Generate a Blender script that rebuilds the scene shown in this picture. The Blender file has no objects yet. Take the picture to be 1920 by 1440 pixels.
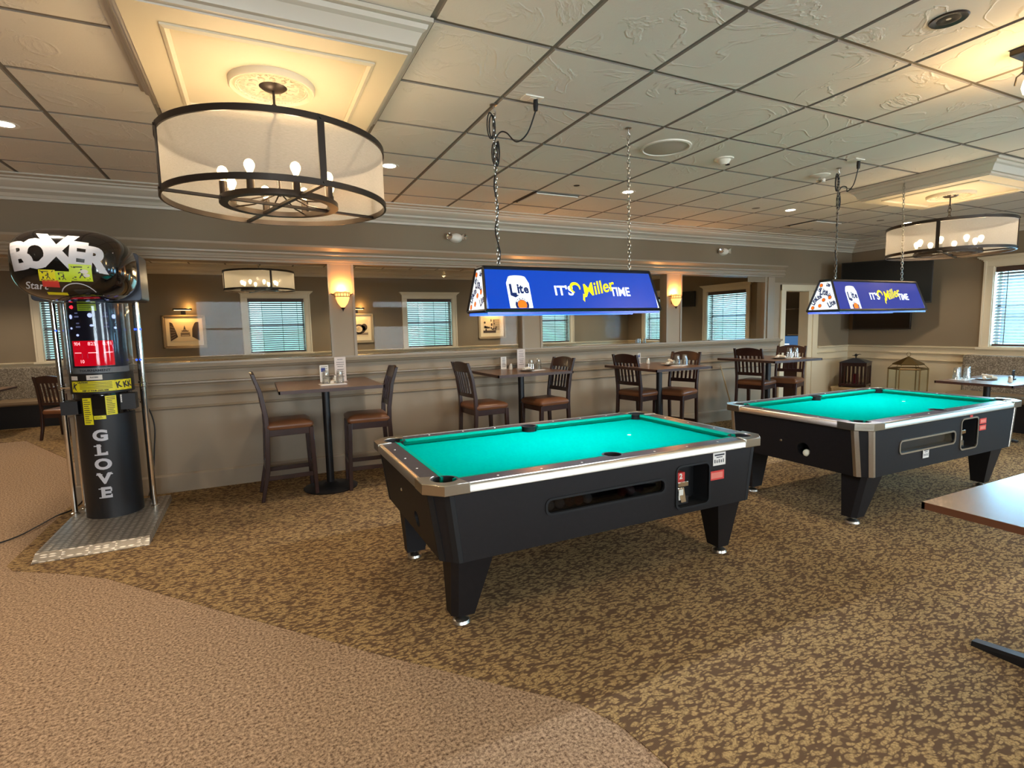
import bpy, bmesh, math, random
from mathutils import Vector, Matrix
random.seed(7)
PI = math.pi
S = bpy.context.scene
COL = S.collection
H = 2.876            # ceiling height
EYE = 1.54

# ------------------------------------------------------------------ camera
cam_d = bpy.data.cameras.new('camera')
cam_d.sensor_width = 36.0
cam_d.lens = 36.0 * 999.66 / 1920.0
cam_d.clip_start = 0.05
cam = bpy.data.objects.new('camera', cam_d)
COL.objects.link(cam)
R_ = Vector((0.9012199, -0.43281552, -0.02175798))
U_ = Vector((0.06558752, 0.08659476, 0.9940823))
F_ = Vector((0.42837012, 0.89731381, -0.10642822))
m = Matrix.Identity(4)
for i in range(3):
    m[i][0], m[i][1], m[i][2] = R_[i], U_[i], -F_[i]
m[2][3] = EYE
cam.matrix_world = m
S.camera = cam

# ------------------------------------------------------------------ world, exposure
S.view_settings.view_transform = 'Standard'
S.view_settings.look = 'None'
S.view_settings.exposure = 0.82
S.view_settings.gamma = 1.0
S.view_settings.use_curve_mapping = False
S.cycles.max_bounces = 10
S.cycles.diffuse_bounces = 5
S.cycles.glossy_bounces = 4
S.cycles.transmission_bounces = 8
S.cycles.transparent_max_bounces = 16
S.cycles.sample_clamp_indirect = 4.0
S.cycles.use_denoising = True
S.cycles.caustics_reflective = False
S.cycles.caustics_refractive = False


def lin(c):
    o = []
    for v in c[:3]:
        v = v / 255.0
        o.append(v / 12.92 if v <= 0.04045 else ((v + 0.055) / 1.055) ** 2.4)
    return (o[0], o[1], o[2], 1.0)


W = bpy.data.worlds.new('daylight')
S.world = W
W.use_nodes = True
wn, wl = W.node_tree.nodes, W.node_tree.links
wn.clear()
wo = wn.new('ShaderNodeOutputWorld')
wb = wn.new('ShaderNodeBackground')
wt = wn.new('ShaderNodeTexCoord')
ws = wn.new('ShaderNodeSeparateXYZ')
wr = wn.new('ShaderNodeValToRGB')
wr.color_ramp.elements[0].position = 0.44
wr.color_ramp.elements[0].color = lin((120, 170, 150))
wr.color_ramp.elements[1].position = 0.54
wr.color_ramp.elements[1].color = lin((190, 238, 255))
e = wr.color_ramp.elements.new(0.49)
e.color = lin((140, 205, 190))
e = wr.color_ramp.elements.new(0.9)
e.color = lin((150, 200, 255))
wm = wn.new('ShaderNodeMath'); wm.operation = 'MULTIPLY_ADD'
wm.inputs[1].default_value = 0.5; wm.inputs[2].default_value = 0.5
wl.new(wt.outputs['Generated'], ws.inputs[0])
wl.new(ws.outputs['Z'], wm.inputs[0])
wl.new(wm.outputs[0], wr.inputs[0])
wl.new(wr.outputs[0], wb.inputs['Color'])
wb.inputs['Strength'].default_value = 1.5
wl.new(wb.outputs[0], wo.inputs['Surface'])

LIGHTS = []


def area(name, loc, target, sx, sy, power, col):
    d = bpy.data.lights.new(name, 'AREA')
    d.shape = 'RECTANGLE'; d.size = sx; d.size_y = sy
    d.energy = power; d.color = lin(col)[:3]
    o = bpy.data.objects.new(name, d); COL.objects.link(o)
    o.location = loc
    v = (Vector(target) - Vector(loc)).normalized()
    o.rotation_euler = v.to_track_quat('-Z', 'Y').to_euler()
    return o


COOL = (150, 212, 255)
# daylight standing outside the windows
for yc in (11.0, 8.8, 3.43, 1.23, -0.97):
    area('window_daylight', (9.98, yc, 1.72), (5.0, yc, 1.2), 1.7, 1.6, 170 if yc < 5 else 45, COOL)
for xc in (-2.89, 0.44, 3.76, 7.08):
    area('window_daylight', (xc, 12.72, 1.72), (xc, 8.0, 1.2), 1.7, 1.6, 8, (170, 225, 255))
for xc in (-0.55, 3.9, 7.9):
    area('window_daylight', (xc, -3.75, 1.6), (xc, 2.0, 2.1), 2.0, 1.7, 165, (226, 234, 248))

WARM = (255, 234, 206)


def spot(loc, power, col=WARM, size=125, blend=0.6, r=0.05):
    d = bpy.data.lights.new('downlight_beam', 'SPOT')
    d.energy = power; d.color = lin(col)[:3]; d.spot_size = math.radians(size)
    d.spot_blend = blend; d.shadow_soft_size = r
    o = bpy.data.objects.new('downlight_beam', d); COL.objects.link(o)
    o.location = loc
    return o


def point(name, loc, power, col=WARM, r=0.03, parent=None):
    d = bpy.data.lights.new(name, 'POINT')
    d.energy = power; d.color = lin(col)[:3]; d.shadow_soft_size = r
    o = bpy.data.objects.new(name, d); COL.objects.link(o)
    o.location = loc
    if parent:
        o.parent = parent
    return o


# ------------------------------------------------------------------ materials
MATS = {}


def mat(name, col, rough=0.6, metal=0.0, spec=0.5, var=None, bump=None, emit=None, coat=0.0, sheen=0.0):
    if name in MATS:
        return MATS[name]
    m = bpy.data.materials.new(name); m.use_nodes = True
    n, l = m.node_tree.nodes, m.node_tree.links
    b = n['Principled BSDF']
    c = lin(col)
    b.inputs['Base Color'].default_value = c
    b.inputs['Roughness'].default_value = rough
    b.inputs['Metallic'].default_value = metal
    b.inputs['Specular IOR Level'].default_value = spec
    b.inputs['Coat Weight'].default_value = coat
    b.inputs['Sheen Weight'].default_value = sheen
    tc = n.new('ShaderNodeTexCoord')
    if var:
        sc, amt = var[0], var[1]
        t = n.new('ShaderNodeTexNoise'); t.inputs['Scale'].default_value = sc
        t.inputs['Detail'].default_value = 4
        mp = n.new('ShaderNodeMapping')
        if len(var) > 2:
            mp.inputs['Scale'].default_value = var[2]
        l.new(tc.outputs['Object'], mp.inputs[0]); l.new(mp.outputs[0], t.inputs['Vector'])
        mr = n.new('ShaderNodeMapRange')
        mr.inputs['From Min'].default_value = 0.3; mr.inputs['From Max'].default_value = 0.7
        mr.inputs['To Min'].default_value = 1 - amt; mr.inputs['To Max'].default_value = 1 + amt
        l.new(t.outputs['Fac'], mr.inputs['Value'])
        vm = n.new('ShaderNodeVectorMath'); vm.operation = 'SCALE'
        vm.inputs[0].default_value = c[:3]
        l.new(mr.outputs[0], vm.inputs['Scale'])
        l.new(vm.outputs[0], b.inputs['Base Color'])
    if bump:
        t = n.new('ShaderNodeTexNoise'); t.inputs['Scale'].default_value = bump[0]
        t.inputs['Detail'].default_value = 5
        l.new(tc.outputs['Object'], t.inputs['Vector'])
        bp = n.new('ShaderNodeBump'); bp.inputs['Strength'].default_value = bump[1]
        bp.inputs['Distance'].default_value = bump[2]
        l.new(t.outputs['Fac'], bp.inputs['Height']); l.new(bp.outputs[0], b.inputs['Normal'])
    if emit:
        b.inputs['Emission Color'].default_value = lin(emit[0])
        b.inputs['Emission Strength'].default_value = emit[1]
    MATS[name] = m
    return m


def emis(name, col, s):
    if name in MATS:
        return MATS[name]
    m = bpy.data.materials.new(name); m.use_nodes = True
    n, l = m.node_tree.nodes, m.node_tree.links
    n.clear()
    o = n.new('ShaderNodeOutputMaterial'); e = n.new('ShaderNodeEmission')
    e.inputs[0].default_value = lin(col); e.inputs[1].default_value = s
    l.new(e.outputs[0], o.inputs[0])
    MATS[name] = m
    return m


def glass_mat(name, tint=(240, 248, 246), rough=0.01, base=0.04, grey=0.0):
    if name in MATS:
        return MATS[name]
    m = bpy.data.materials.new(name); m.use_nodes = True
    n, l = m.node_tree.nodes, m.node_tree.links
    n.clear()
    o = n.new('ShaderNodeOutputMaterial')
    t = n.new('ShaderNodeBsdfTransparent'); t.inputs[0].default_value = lin(tint)
    g = n.new('ShaderNodeBsdfGlossy'); g.inputs['Roughness'].default_value = rough
    g.inputs[0].default_value = (1, 1, 1, 1)
    f0 = n.new('ShaderNodeLayerWeight'); f0.inputs['Blend'].default_value = 0.5
    f = n.new('ShaderNodeMath'); f.operation = 'POWER'; f.inputs[1].default_value = 5.0
    l.new(f0.outputs['Facing'], f.inputs[0])
    a = n.new('ShaderNodeMath'); a.operation = 'ADD'; a.use_clamp = True
    a.inputs[1].default_value = base
    mx = n.new('ShaderNodeMixShader')
    l.new(f.outputs[0], a.inputs[0]); l.new(a.outputs[0], mx.inputs[0])
    l.new(t.outputs[0], mx.inputs[1]); l.new(g.outputs[0], mx.inputs[2])
    l.new(mx.outputs[0], o.inputs[0])
    MATS[name] = m
    return m


def shade_mat(name, col, trans=0.4, tl=0.5):
    """sheer fabric: part see-through, part translucent, part diffuse"""
    m = bpy.data.materials.new(name); m.use_nodes = True
    n, l = m.node_tree.nodes, m.node_tree.links
    n.clear()
    o = n.new('ShaderNodeOutputMaterial')
    t = n.new('ShaderNodeBsdfTransparent')
    d = n.new('ShaderNodeBsdfDiffuse'); d.inputs[0].default_value = lin(col)
    s = n.new('ShaderNodeBsdfTranslucent'); s.inputs[0].default_value = lin(col)
    m1 = n.new('ShaderNodeMixShader'); m1.inputs[0].default_value = tl
    m2 = n.new('ShaderNodeMixShader')
    tc = n.new('ShaderNodeTexCoord'); mp = n.new('ShaderNodeMapping')
    mp.inputs['Scale'].default_value = (40, 40, 400)
    ns = n.new('ShaderNodeTexNoise'); ns.inputs['Scale'].default_value = 2.0
    mr = n.new('ShaderNodeMapRange')
    mr.inputs['To Min'].default_value = 1 - trans - 0.10; mr.inputs['To Max'].default_value = 1 - trans + 0.10
    l.new(tc.outputs['Object'], mp.inputs[0]); l.new(mp.outputs[0], ns.inputs['Vector'])
    l.new(ns.outputs['Fac'], mr.inputs['Value']); l.new(mr.outputs[0], m2.inputs[0])
    l.new(d.outputs[0], m1.inputs[1]); l.new(s.outputs[0], m1.inputs[2])
    l.new(t.outputs[0], m2.inputs[1]); l.new(m1.outputs[0], m2.inputs[2])
    l.new(m2.outputs[0], o.inputs[0])
    MATS[name] = m
    return m


def custom(name):
    m = bpy.data.materials.new(name); m.use_nodes = True
    MATS[name] = m
    return m, m.node_tree.nodes, m.node_tree.links, m.node_tree.nodes['Principled BSDF']


def carpet_pattern():
    m, n, l, b = custom('patterned_carpet')
    tc = n.new('ShaderNodeTexCoord')
    # warp
    w = n.new('ShaderNodeTexNoise'); w.inputs['Scale'].default_value = 14; w.inputs['Detail'].default_value = 2
    l.new(tc.outputs['Object'], w.inputs['Vector'])
    ws_ = n.new('ShaderNodeVectorMath'); ws_.operation = 'SCALE'; ws_.inputs['Scale'].default_value = 0.045
    l.new(w.outputs['Color'], ws_.inputs[0])
    ad = n.new('ShaderNodeVectorMath'); ad.operation = 'ADD'
    l.new(tc.outputs['Object'], ad.inputs[0]); l.new(ws_.outputs[0], ad.inputs[1])

    def leaf(rot, sc, rnd, lo, hi):
        mp = n.new('ShaderNodeMapping'); mp.inputs['Rotation'].default_value = (0, 0, rot)
        mp.inputs['Scale'].default_value = sc
        l.new(ad.outputs[0], mp.inputs[0])
        v = n.new('ShaderNodeTexVoronoi'); v.inputs['Scale'].default_value = 1
        v.inputs['Randomness'].default_value = rnd
        l.new(mp.outputs[0], v.inputs['Vector'])
        r = n.new('ShaderNodeMapRange'); r.inputs['From Min'].default_value = lo; r.inputs['From Max'].default_value = hi
        r.inputs['To Min'].default_value = 1; r.inputs['To Max'].default_value = 0
        l.new(v.outputs['Distance'], r.inputs['Value'])
        return r
    a = leaf(0.6, (22, 54, 1), 1.0, 0.32, 0.50)
    c = leaf(-0.5, (25, 62, 1), 1.0, 0.30, 0.47)
    d = leaf(1.5, (26, 66, 1), 1.0, 0.22, 0.36)
    mx = n.new('ShaderNodeMath'); mx.operation = 'MAXIMUM'
    l.new(a.outputs[0], mx.inputs[0]); l.new(c.outputs[0], mx.inputs[1])
    mx2 = n.new('ShaderNodeMath'); mx2.operation = 'MAXIMUM'
    l.new(mx.outputs[0], mx2.inputs[0]); l.new(d.outputs[0], mx2.inputs[1])
    # speckled edges
    sp = n.new('ShaderNodeTexNoise'); sp.inputs['Scale'].default_value = 130; sp.inputs['Detail'].default_value = 2
    l.new(tc.outputs['Object'], sp.inputs['Vector'])
    sm = n.new('ShaderNodeMapRange'); sm.inputs['From Min'].default_value = 0.35; sm.inputs['From Max'].default_value = 0.65
    sm.inputs['To Min'].default_value = 0.35; sm.inputs['To Max'].default_value = 1.1
    l.new(sp.outputs['Fac'], sm.inputs['Value'])
    mu = n.new('ShaderNodeMath'); mu.operation = 'MULTIPLY'; mu.use_clamp = True
    l.new(mx2.outputs[0], mu.inputs[0]); l.new(sm.outputs[0], mu.inputs[1])
    # ribs
    wv = n.new('ShaderNodeTexWave'); wv.inputs['Scale'].default_value = 55
    rm = n.new('ShaderNodeMapping'); rm.inputs['Rotation'].default_value = (0, 0, 0.0)
    l.new(tc.outputs['Object'], rm.inputs[0]); l.new(rm.outputs[0], wv.inputs['Vector'])
    dk = n.new('ShaderNodeMix'); dk.data_type = 'RGBA'
    dk.inputs[6].default_value = lin((78, 60, 45)); dk.inputs[7].default_value = lin((114, 90, 66))
    l.new(wv.outputs['Fac'], dk.inputs[0])
    cm = n.new('ShaderNodeMix'); cm.data_type = 'RGBA'
    cm.inputs[7].default_value = lin((178, 148, 100))
    l.new(mu.outputs[0], cm.inputs[0]); l.new(dk.outputs[2], cm.inputs[6])
    # big soft wear variation
    bg = n.new('ShaderNodeTexNoise'); bg.inputs['Scale'].default_value = 0.9
    l.new(tc.outputs['Object'], bg.inputs['Vector'])
    bm_ = n.new('ShaderNodeMapRange'); bm_.inputs['To Min'].default_value = 0.85; bm_.inputs['To Max'].default_value = 1.12
    l.new(bg.outputs['Fac'], bm_.inputs['Value'])
    sc = n.new('ShaderNodeVectorMath'); sc.operation = 'SCALE'
    l.new(cm.outputs[2], sc.inputs[0]); l.new(bm_.outputs[0], sc.inputs['Scale'])
    l.new(sc.outputs[0], b.inputs['Base Color'])
    b.inputs['Roughness'].default_value = 0.95; b.inputs['Specular IOR Level'].default_value = 0.1
    bp = n.new('ShaderNodeBump'); bp.inputs['Strength'].default_value = 0.4; bp.inputs['Distance'].default_value = 0.004
    l.new(sp.outputs['Fac'], bp.inputs['Height']); l.new(bp.outputs[0], b.inputs['Normal'])
    return m


def carpet_plain():
    m, n, l, b = custom('plain_carpet')
    tc = n.new('ShaderNodeTexCoord')
    t = n.new('ShaderNodeTexNoise'); t.inputs['Scale'].default_value = 75; t.inputs['Detail'].default_value = 8
    t.inputs['Roughness'].default_value = 0.75
    l.new(tc.outputs['Object'], t.inputs['Vector'])
    r = n.new('ShaderNodeValToRGB')
    r.color_ramp.elements[0].position = 0.38; r.color_ramp.elements[0].color = lin((86, 65, 49))
    r.color_ramp.elements[1].position = 0.62; r.color_ramp.elements[1].color = lin((198, 168, 136))
    l.new(t.outputs['Fac'], r.inputs[0]); l.new(r.outputs[0], b.inputs['Base Color'])
    b.inputs['Roughness'].default_value = 0.95; b.inputs['Specular IOR Level'].default_value = 0.1
    bp = n.new('ShaderNodeBump'); bp.inputs['Strength'].default_value = 0.5; bp.inputs['Distance'].default_value = 0.006
    l.new(t.outputs['Fac'], bp.inputs['Height']); l.new(bp.outputs[0], b.inputs['Normal'])
    return m


def ceiling_tile():
    m, n, l, b = custom('ceiling_tile')
    tc = n.new('ShaderNodeTexCoord')
    w = n.new('ShaderNodeTexNoise'); w.inputs['Scale'].default_value = 2.2; w.inputs['Detail'].default_value = 6
    w.inputs['Distortion'].default_value = 1.6
    l.new(tc.outputs['Object'], w.inputs['Vector'])
    # thin ridges where the noise crosses a level
    s = n.new('ShaderNodeMath'); s.operation = 'SUBTRACT'; s.inputs[1].default_value = 0.56
    a = n.new('ShaderNodeMath'); a.operation = 'ABSOLUTE'
    r = n.new('ShaderNodeMapRange'); r.inputs['From Min'].default_value = 0; r.inputs['From Max'].default_value = 0.03
    r.inputs['To Min'].default_value = 1; r.inputs['To Max'].default_value = 0
    l.new(w.outputs['Fac'], s.inputs[0]); l.new(s.outputs[0], a.inputs[0]); l.new(a.outputs[0], r.inputs['Value'])
    f = n.new('ShaderNodeTexNoise'); f.inputs['Scale'].default_value = 70
    l.new(tc.outputs['Object'], f.inputs['Vector'])
    ad = n.new('ShaderNodeMath'); ad.operation = 'MULTIPLY_ADD'; ad.inputs[1].default_value = 0.35
    l.new(f.outputs['Fac'], ad.inputs[0]); l.new(r.outputs[0], ad.inputs[2])
    bp = n.new('ShaderNodeBump'); bp.inputs['Strength'].default_value = 0.42; bp.inputs['Distance'].default_value = 0.006
    l.new(ad.outputs[0], bp.inputs['Height']); l.new(bp.outputs[0], b.inputs['Normal'])
    # two old water stains
    base = n.new('ShaderNodeMix'); base.data_type = 'RGBA'
    base.inputs[6].default_value = lin((224, 219, 208)); base.inputs[7].default_value = lin((168, 148, 112))
    prev = None
    for (sx, sy, sr) in ((1.33, 1.58, 0.15), (0.98, 1.56, 0.07)):
        ds = n.new('ShaderNodeVectorMath'); ds.operation = 'DISTANCE'
        ds.inputs[1].default_value = (sx, sy, H)
        l.new(tc.outputs['Object'], ds.inputs[0])
        q = n.new('ShaderNodeMapRange'); q.inputs['From Min'].default_value = sr; q.inputs['From Max'].default_value = sr * 1.15
        q.inputs['To Min'].default_value = 0.55; q.inputs['To Max'].default_value = 0
        l.new(ds.outputs['Value'], q.inputs['Value'])
        if prev is None:
            prev = q
        else:
            mm = n.new('ShaderNodeMath'); mm.operation = 'MAXIMUM'
            l.new(prev.outputs[0], mm.inputs[0]); l.new(q.outputs[0], mm.inputs[1]); prev = mm
    l.new(prev.outputs[0], base.inputs[0]); l.new(base.outputs[2], b.inputs['Base Color'])
    b.inputs['Roughness'].default_value = 0.75
    return m


def booth_fabric():
    m, n, l, b = custom('booth_fabric')
    tc = n.new('ShaderNodeTexCoord')
    w = n.new('ShaderNodeTexNoise'); w.inputs['Scale'].default_value = 26; w.inputs['Distortion'].default_value = 2.5
    l.new(tc.outputs['Object'], w.inputs['Vector'])
    r = n.new('ShaderNodeValToRGB')
    r.color_ramp.elements[0].position = 0.47; r.color_ramp.elements[0].color = lin((112, 102, 88))
    r.color_ramp.elements[1].position = 0.58; r.color_ramp.elements[1].color = lin((164, 154, 136))
    l.new(w.outputs['Fac'], r.inputs[0]); l.new(r.outputs[0], b.inputs['Base Color'])
    b.inputs['Roughness'].default_value = 0.8
    return m


def tread_plate():
    m, n, l, b = custom('tread_plate')
    tc = n.new('ShaderNodeTexCoord')
    outs = []
    for rot, off in ((PI / 4, 0), (-PI / 4, 0.5)):
        mp = n.new('ShaderNodeMapping'); mp.inputs['Rotation'].default_value = (0, 0, rot)
        mp.inputs['Scale'].default_value = (14, 44, 1); mp.inputs['Location'].default_value = (off, off, 0)
        l.new(tc.outputs['Object'], mp.inputs[0])
        v = n.new('ShaderNodeTexVoronoi'); v.inputs['Scale'].default_value = 1; v.inputs['Randomness'].default_value = 0
        l.new(mp.outputs[0], v.inputs['Vector'])
        r = n.new('ShaderNodeMapRange'); r.inputs['From Min'].default_value = 0.2; r.inputs['From Max'].default_value = 0.34
        r.inputs['To Min'].default_value = 1; r.inputs['To Max'].default_value = 0
        l.new(v.outputs['Distance'], r.inputs['Value']); outs.append(r)
    ck = n.new('ShaderNodeTexChecker'); ck.inputs['Scale'].default_value = 13
    ck.inputs[1].default_value = (0, 0, 0, 1); ck.inputs[2].default_value = (1, 1, 1, 1)
    l.new(tc.outputs['Object'], ck.inputs[0])
    mx = n.new('ShaderNodeMix'); mx.data_type = 'FLOAT'
    l.new(ck.outputs['Fac'], mx.inputs[0]); l.new(outs[0].outputs[0], mx.inputs[2]); l.new(outs[1].outputs[0], mx.inputs[3])
    cm = n.new('ShaderNodeMix'); cm.data_type = 'RGBA'
    cm.inputs[6].default_value = lin((150, 142, 130)); cm.inputs[7].default_value = lin((225, 218, 205))
    l.new(mx.outputs[0], cm.inputs[0]); l.new(cm.outputs[2], b.inputs['Base Color'])
    bp = n.new('ShaderNodeBump'); bp.inputs['Strength'].default_value = 0.8; bp.inputs['Distance'].default_value = 0.004
    l.new(mx.outputs[0], bp.inputs['Height']); l.new(bp.outputs[0], b.inputs['Normal'])
    b.inputs['Metallic'].default_value = 0.75; b.inputs['Roughness'].default_value = 0.38
    return m


M_CARPET = carpet_pattern(); M_PLAIN = carpet_plain(); M_TILE = ceiling_tile()
M_BOOTH = booth_fabric(); M_TREAD = tread_plate()
M_TBAR = mat('ceiling_bar_paint', (134, 128, 120), 0.7, spec=0.2)
M_WALL = mat('taupe_paint', (134, 119, 97), 0.8, var=(1.5, 0.04), bump=(260, 0.08, 0.002))
M_PART = mat('partition_paint', (158, 140, 116), 0.55, var=(1.2, 0.04))
M_TRIMT = mat('partition_trim_paint', (154, 138, 116), 0.35, spec=0.5)
M_CREAM = mat('cream_paint', (222, 208, 178), 0.5, var=(2, 0.03))
M_CROWN = mat('crown_paint', (196, 187, 170), 0.42)
M_COFFER = mat('coffer_paint', (212, 200, 172), 0.55)
M_SILL = mat('window_sill_paint', (226, 214, 188), 0.4)
M_UNLITWALL = mat('unlit_wall_shelf_grey', (96, 92, 84), 0.8)  # grey with the unlit wall's shade in its colour; shelf uses it too
M_BLIND = mat('blind_wood', (78, 58, 50), 0.5)
M_SLAT = mat('blind_slat', (118, 112, 112), 0.45)
M_DWOOD = mat('dark_walnut_wood', (50, 28, 23), 0.32, var=(7, 0.25, (1, 1, 0.15)), coat=0.2)
M_SEAT = mat('tan_vinyl', (120, 76, 48), 0.34, var=(6, 0.12), bump=(60, 0.1, 0.002))
M_TOP = mat('table_laminate', (118, 88, 68), 0.32, var=(30, 0.14), coat=0.15)
M_TOP2 = mat('light_laminate', (150, 120, 100), 0.2, var=(30, 0.14), bump=(120, .06, .002), coat=1.0)
M_TOP2.node_tree.nodes['Principled BSDF'].inputs['Coat Roughness'].default_value = 0.22
M_TOP2.node_tree.nodes['Principled BSDF'].inputs['Specular IOR Level'].default_value = 0.9
M_TOPEDGE = mat('table_edge', (70, 46, 38), 0.4)
M_BLACK = mat('black_metal', (22, 21, 22), 0.42)
M_PLAS = mat('black_gloss_plastic', (16, 14, 14), 0.12, coat=0.8)
M_CAB = mat('black_laminate', (24, 21, 22), 0.55, spec=0.3, var=(40, 0.12))
M_CAB2 = mat('dark_wood_laminate', (46, 38, 37), 0.45, var=(9, 0.15, (1, 8, 8)))
M_RAIL = mat('rail_laminate', (60, 56, 60), 0.3, var=(14, 0.12))
M_FELT = mat('green_felt', (0, 152, 134), 0.95, spec=0.0, var=(60, 0.04))
M_FELT2 = mat('cushion_felt', (0, 142, 118), 0.9, spec=0.02)
M_CHROME = mat('chrome', (225, 222, 215), 0.12, 1.0)
M_BRUSH = mat('brushed_aluminium', (205, 198, 186), 0.32, 1.0, var=(30, 0.06, (0.3, 6, 6)))
M_CAST = mat('cast_metal', (180, 174, 160), 0.28, 1.0, bump=(40, 0.25, 0.004))
M_WHITE = mat('white_plastic', (230, 226, 214), 0.4)
M_PAPER = mat('white_paper', (226, 220, 212), 0.7)
M_PAPERP = mat('pink_white_paper', (214, 200, 192), 0.7)
M_INK = mat('ink', (52, 50, 56), 0.7)
M_RED = mat('red_sticker', (206, 58, 50), 0.5)
M_REDL = mat('pale_red_sticker', (226, 128, 112), 0.5)
M_YEL = mat('yellow_sticker', (232, 222, 30), 0.4)
M_YELG = mat('green_yellow_sticker', (198, 222, 40), 0.4)
M_BRONZE = mat('dark_bronze', (62, 54, 48), 0.38, 0.7)
M_HOLE = mat('pocket_black', (8, 8, 10), 0.7)
M_CORD = mat('black_rubber', (14, 14, 15), 0.5)
M_CHAIN = mat('steel_chain', (170, 168, 160), 0.3, 1.0)
M_GLASS = glass_mat('pane_glass', (252, 254, 252), 0.0, 0.003)
M_TUMB = glass_mat('tumbler_glass', (246, 248, 248), 0.04, 0.16)
M_SMOKE = glass_mat('smoked_acrylic', (165, 165, 168), 0.03, 0.03)
M_ACRYL = glass_mat('clear_acrylic', (240, 243, 246), 0.06, 0.015)
M_SHADE = shade_mat('sheer_shade', (204, 202, 200), 0.56, 0.4)
M_BULB = emis('bulb_glow', (255, 214, 140), 14)
M_LED = emis('downlight_glow', (255, 240, 214), 9)
M_SCONCE = mat('alabaster_glass', (240, 190, 130), 0.5, emit=((255, 176, 96), 1.1))
M_BRASS = mat('aged_brass', (120, 96, 56), 0.4, 0.8)
M_NAP = mat('napkin_cloth', (232, 222, 204), 0.9)
M_PLATE = mat('dark_plate', (150, 132, 112), 0.3)
M_TV = mat('tv_screen', (5, 8, 8), 0.35, spec=0.2)
M_TVB = mat('tv_bezel', (12, 12, 13), 0.45)


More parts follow.
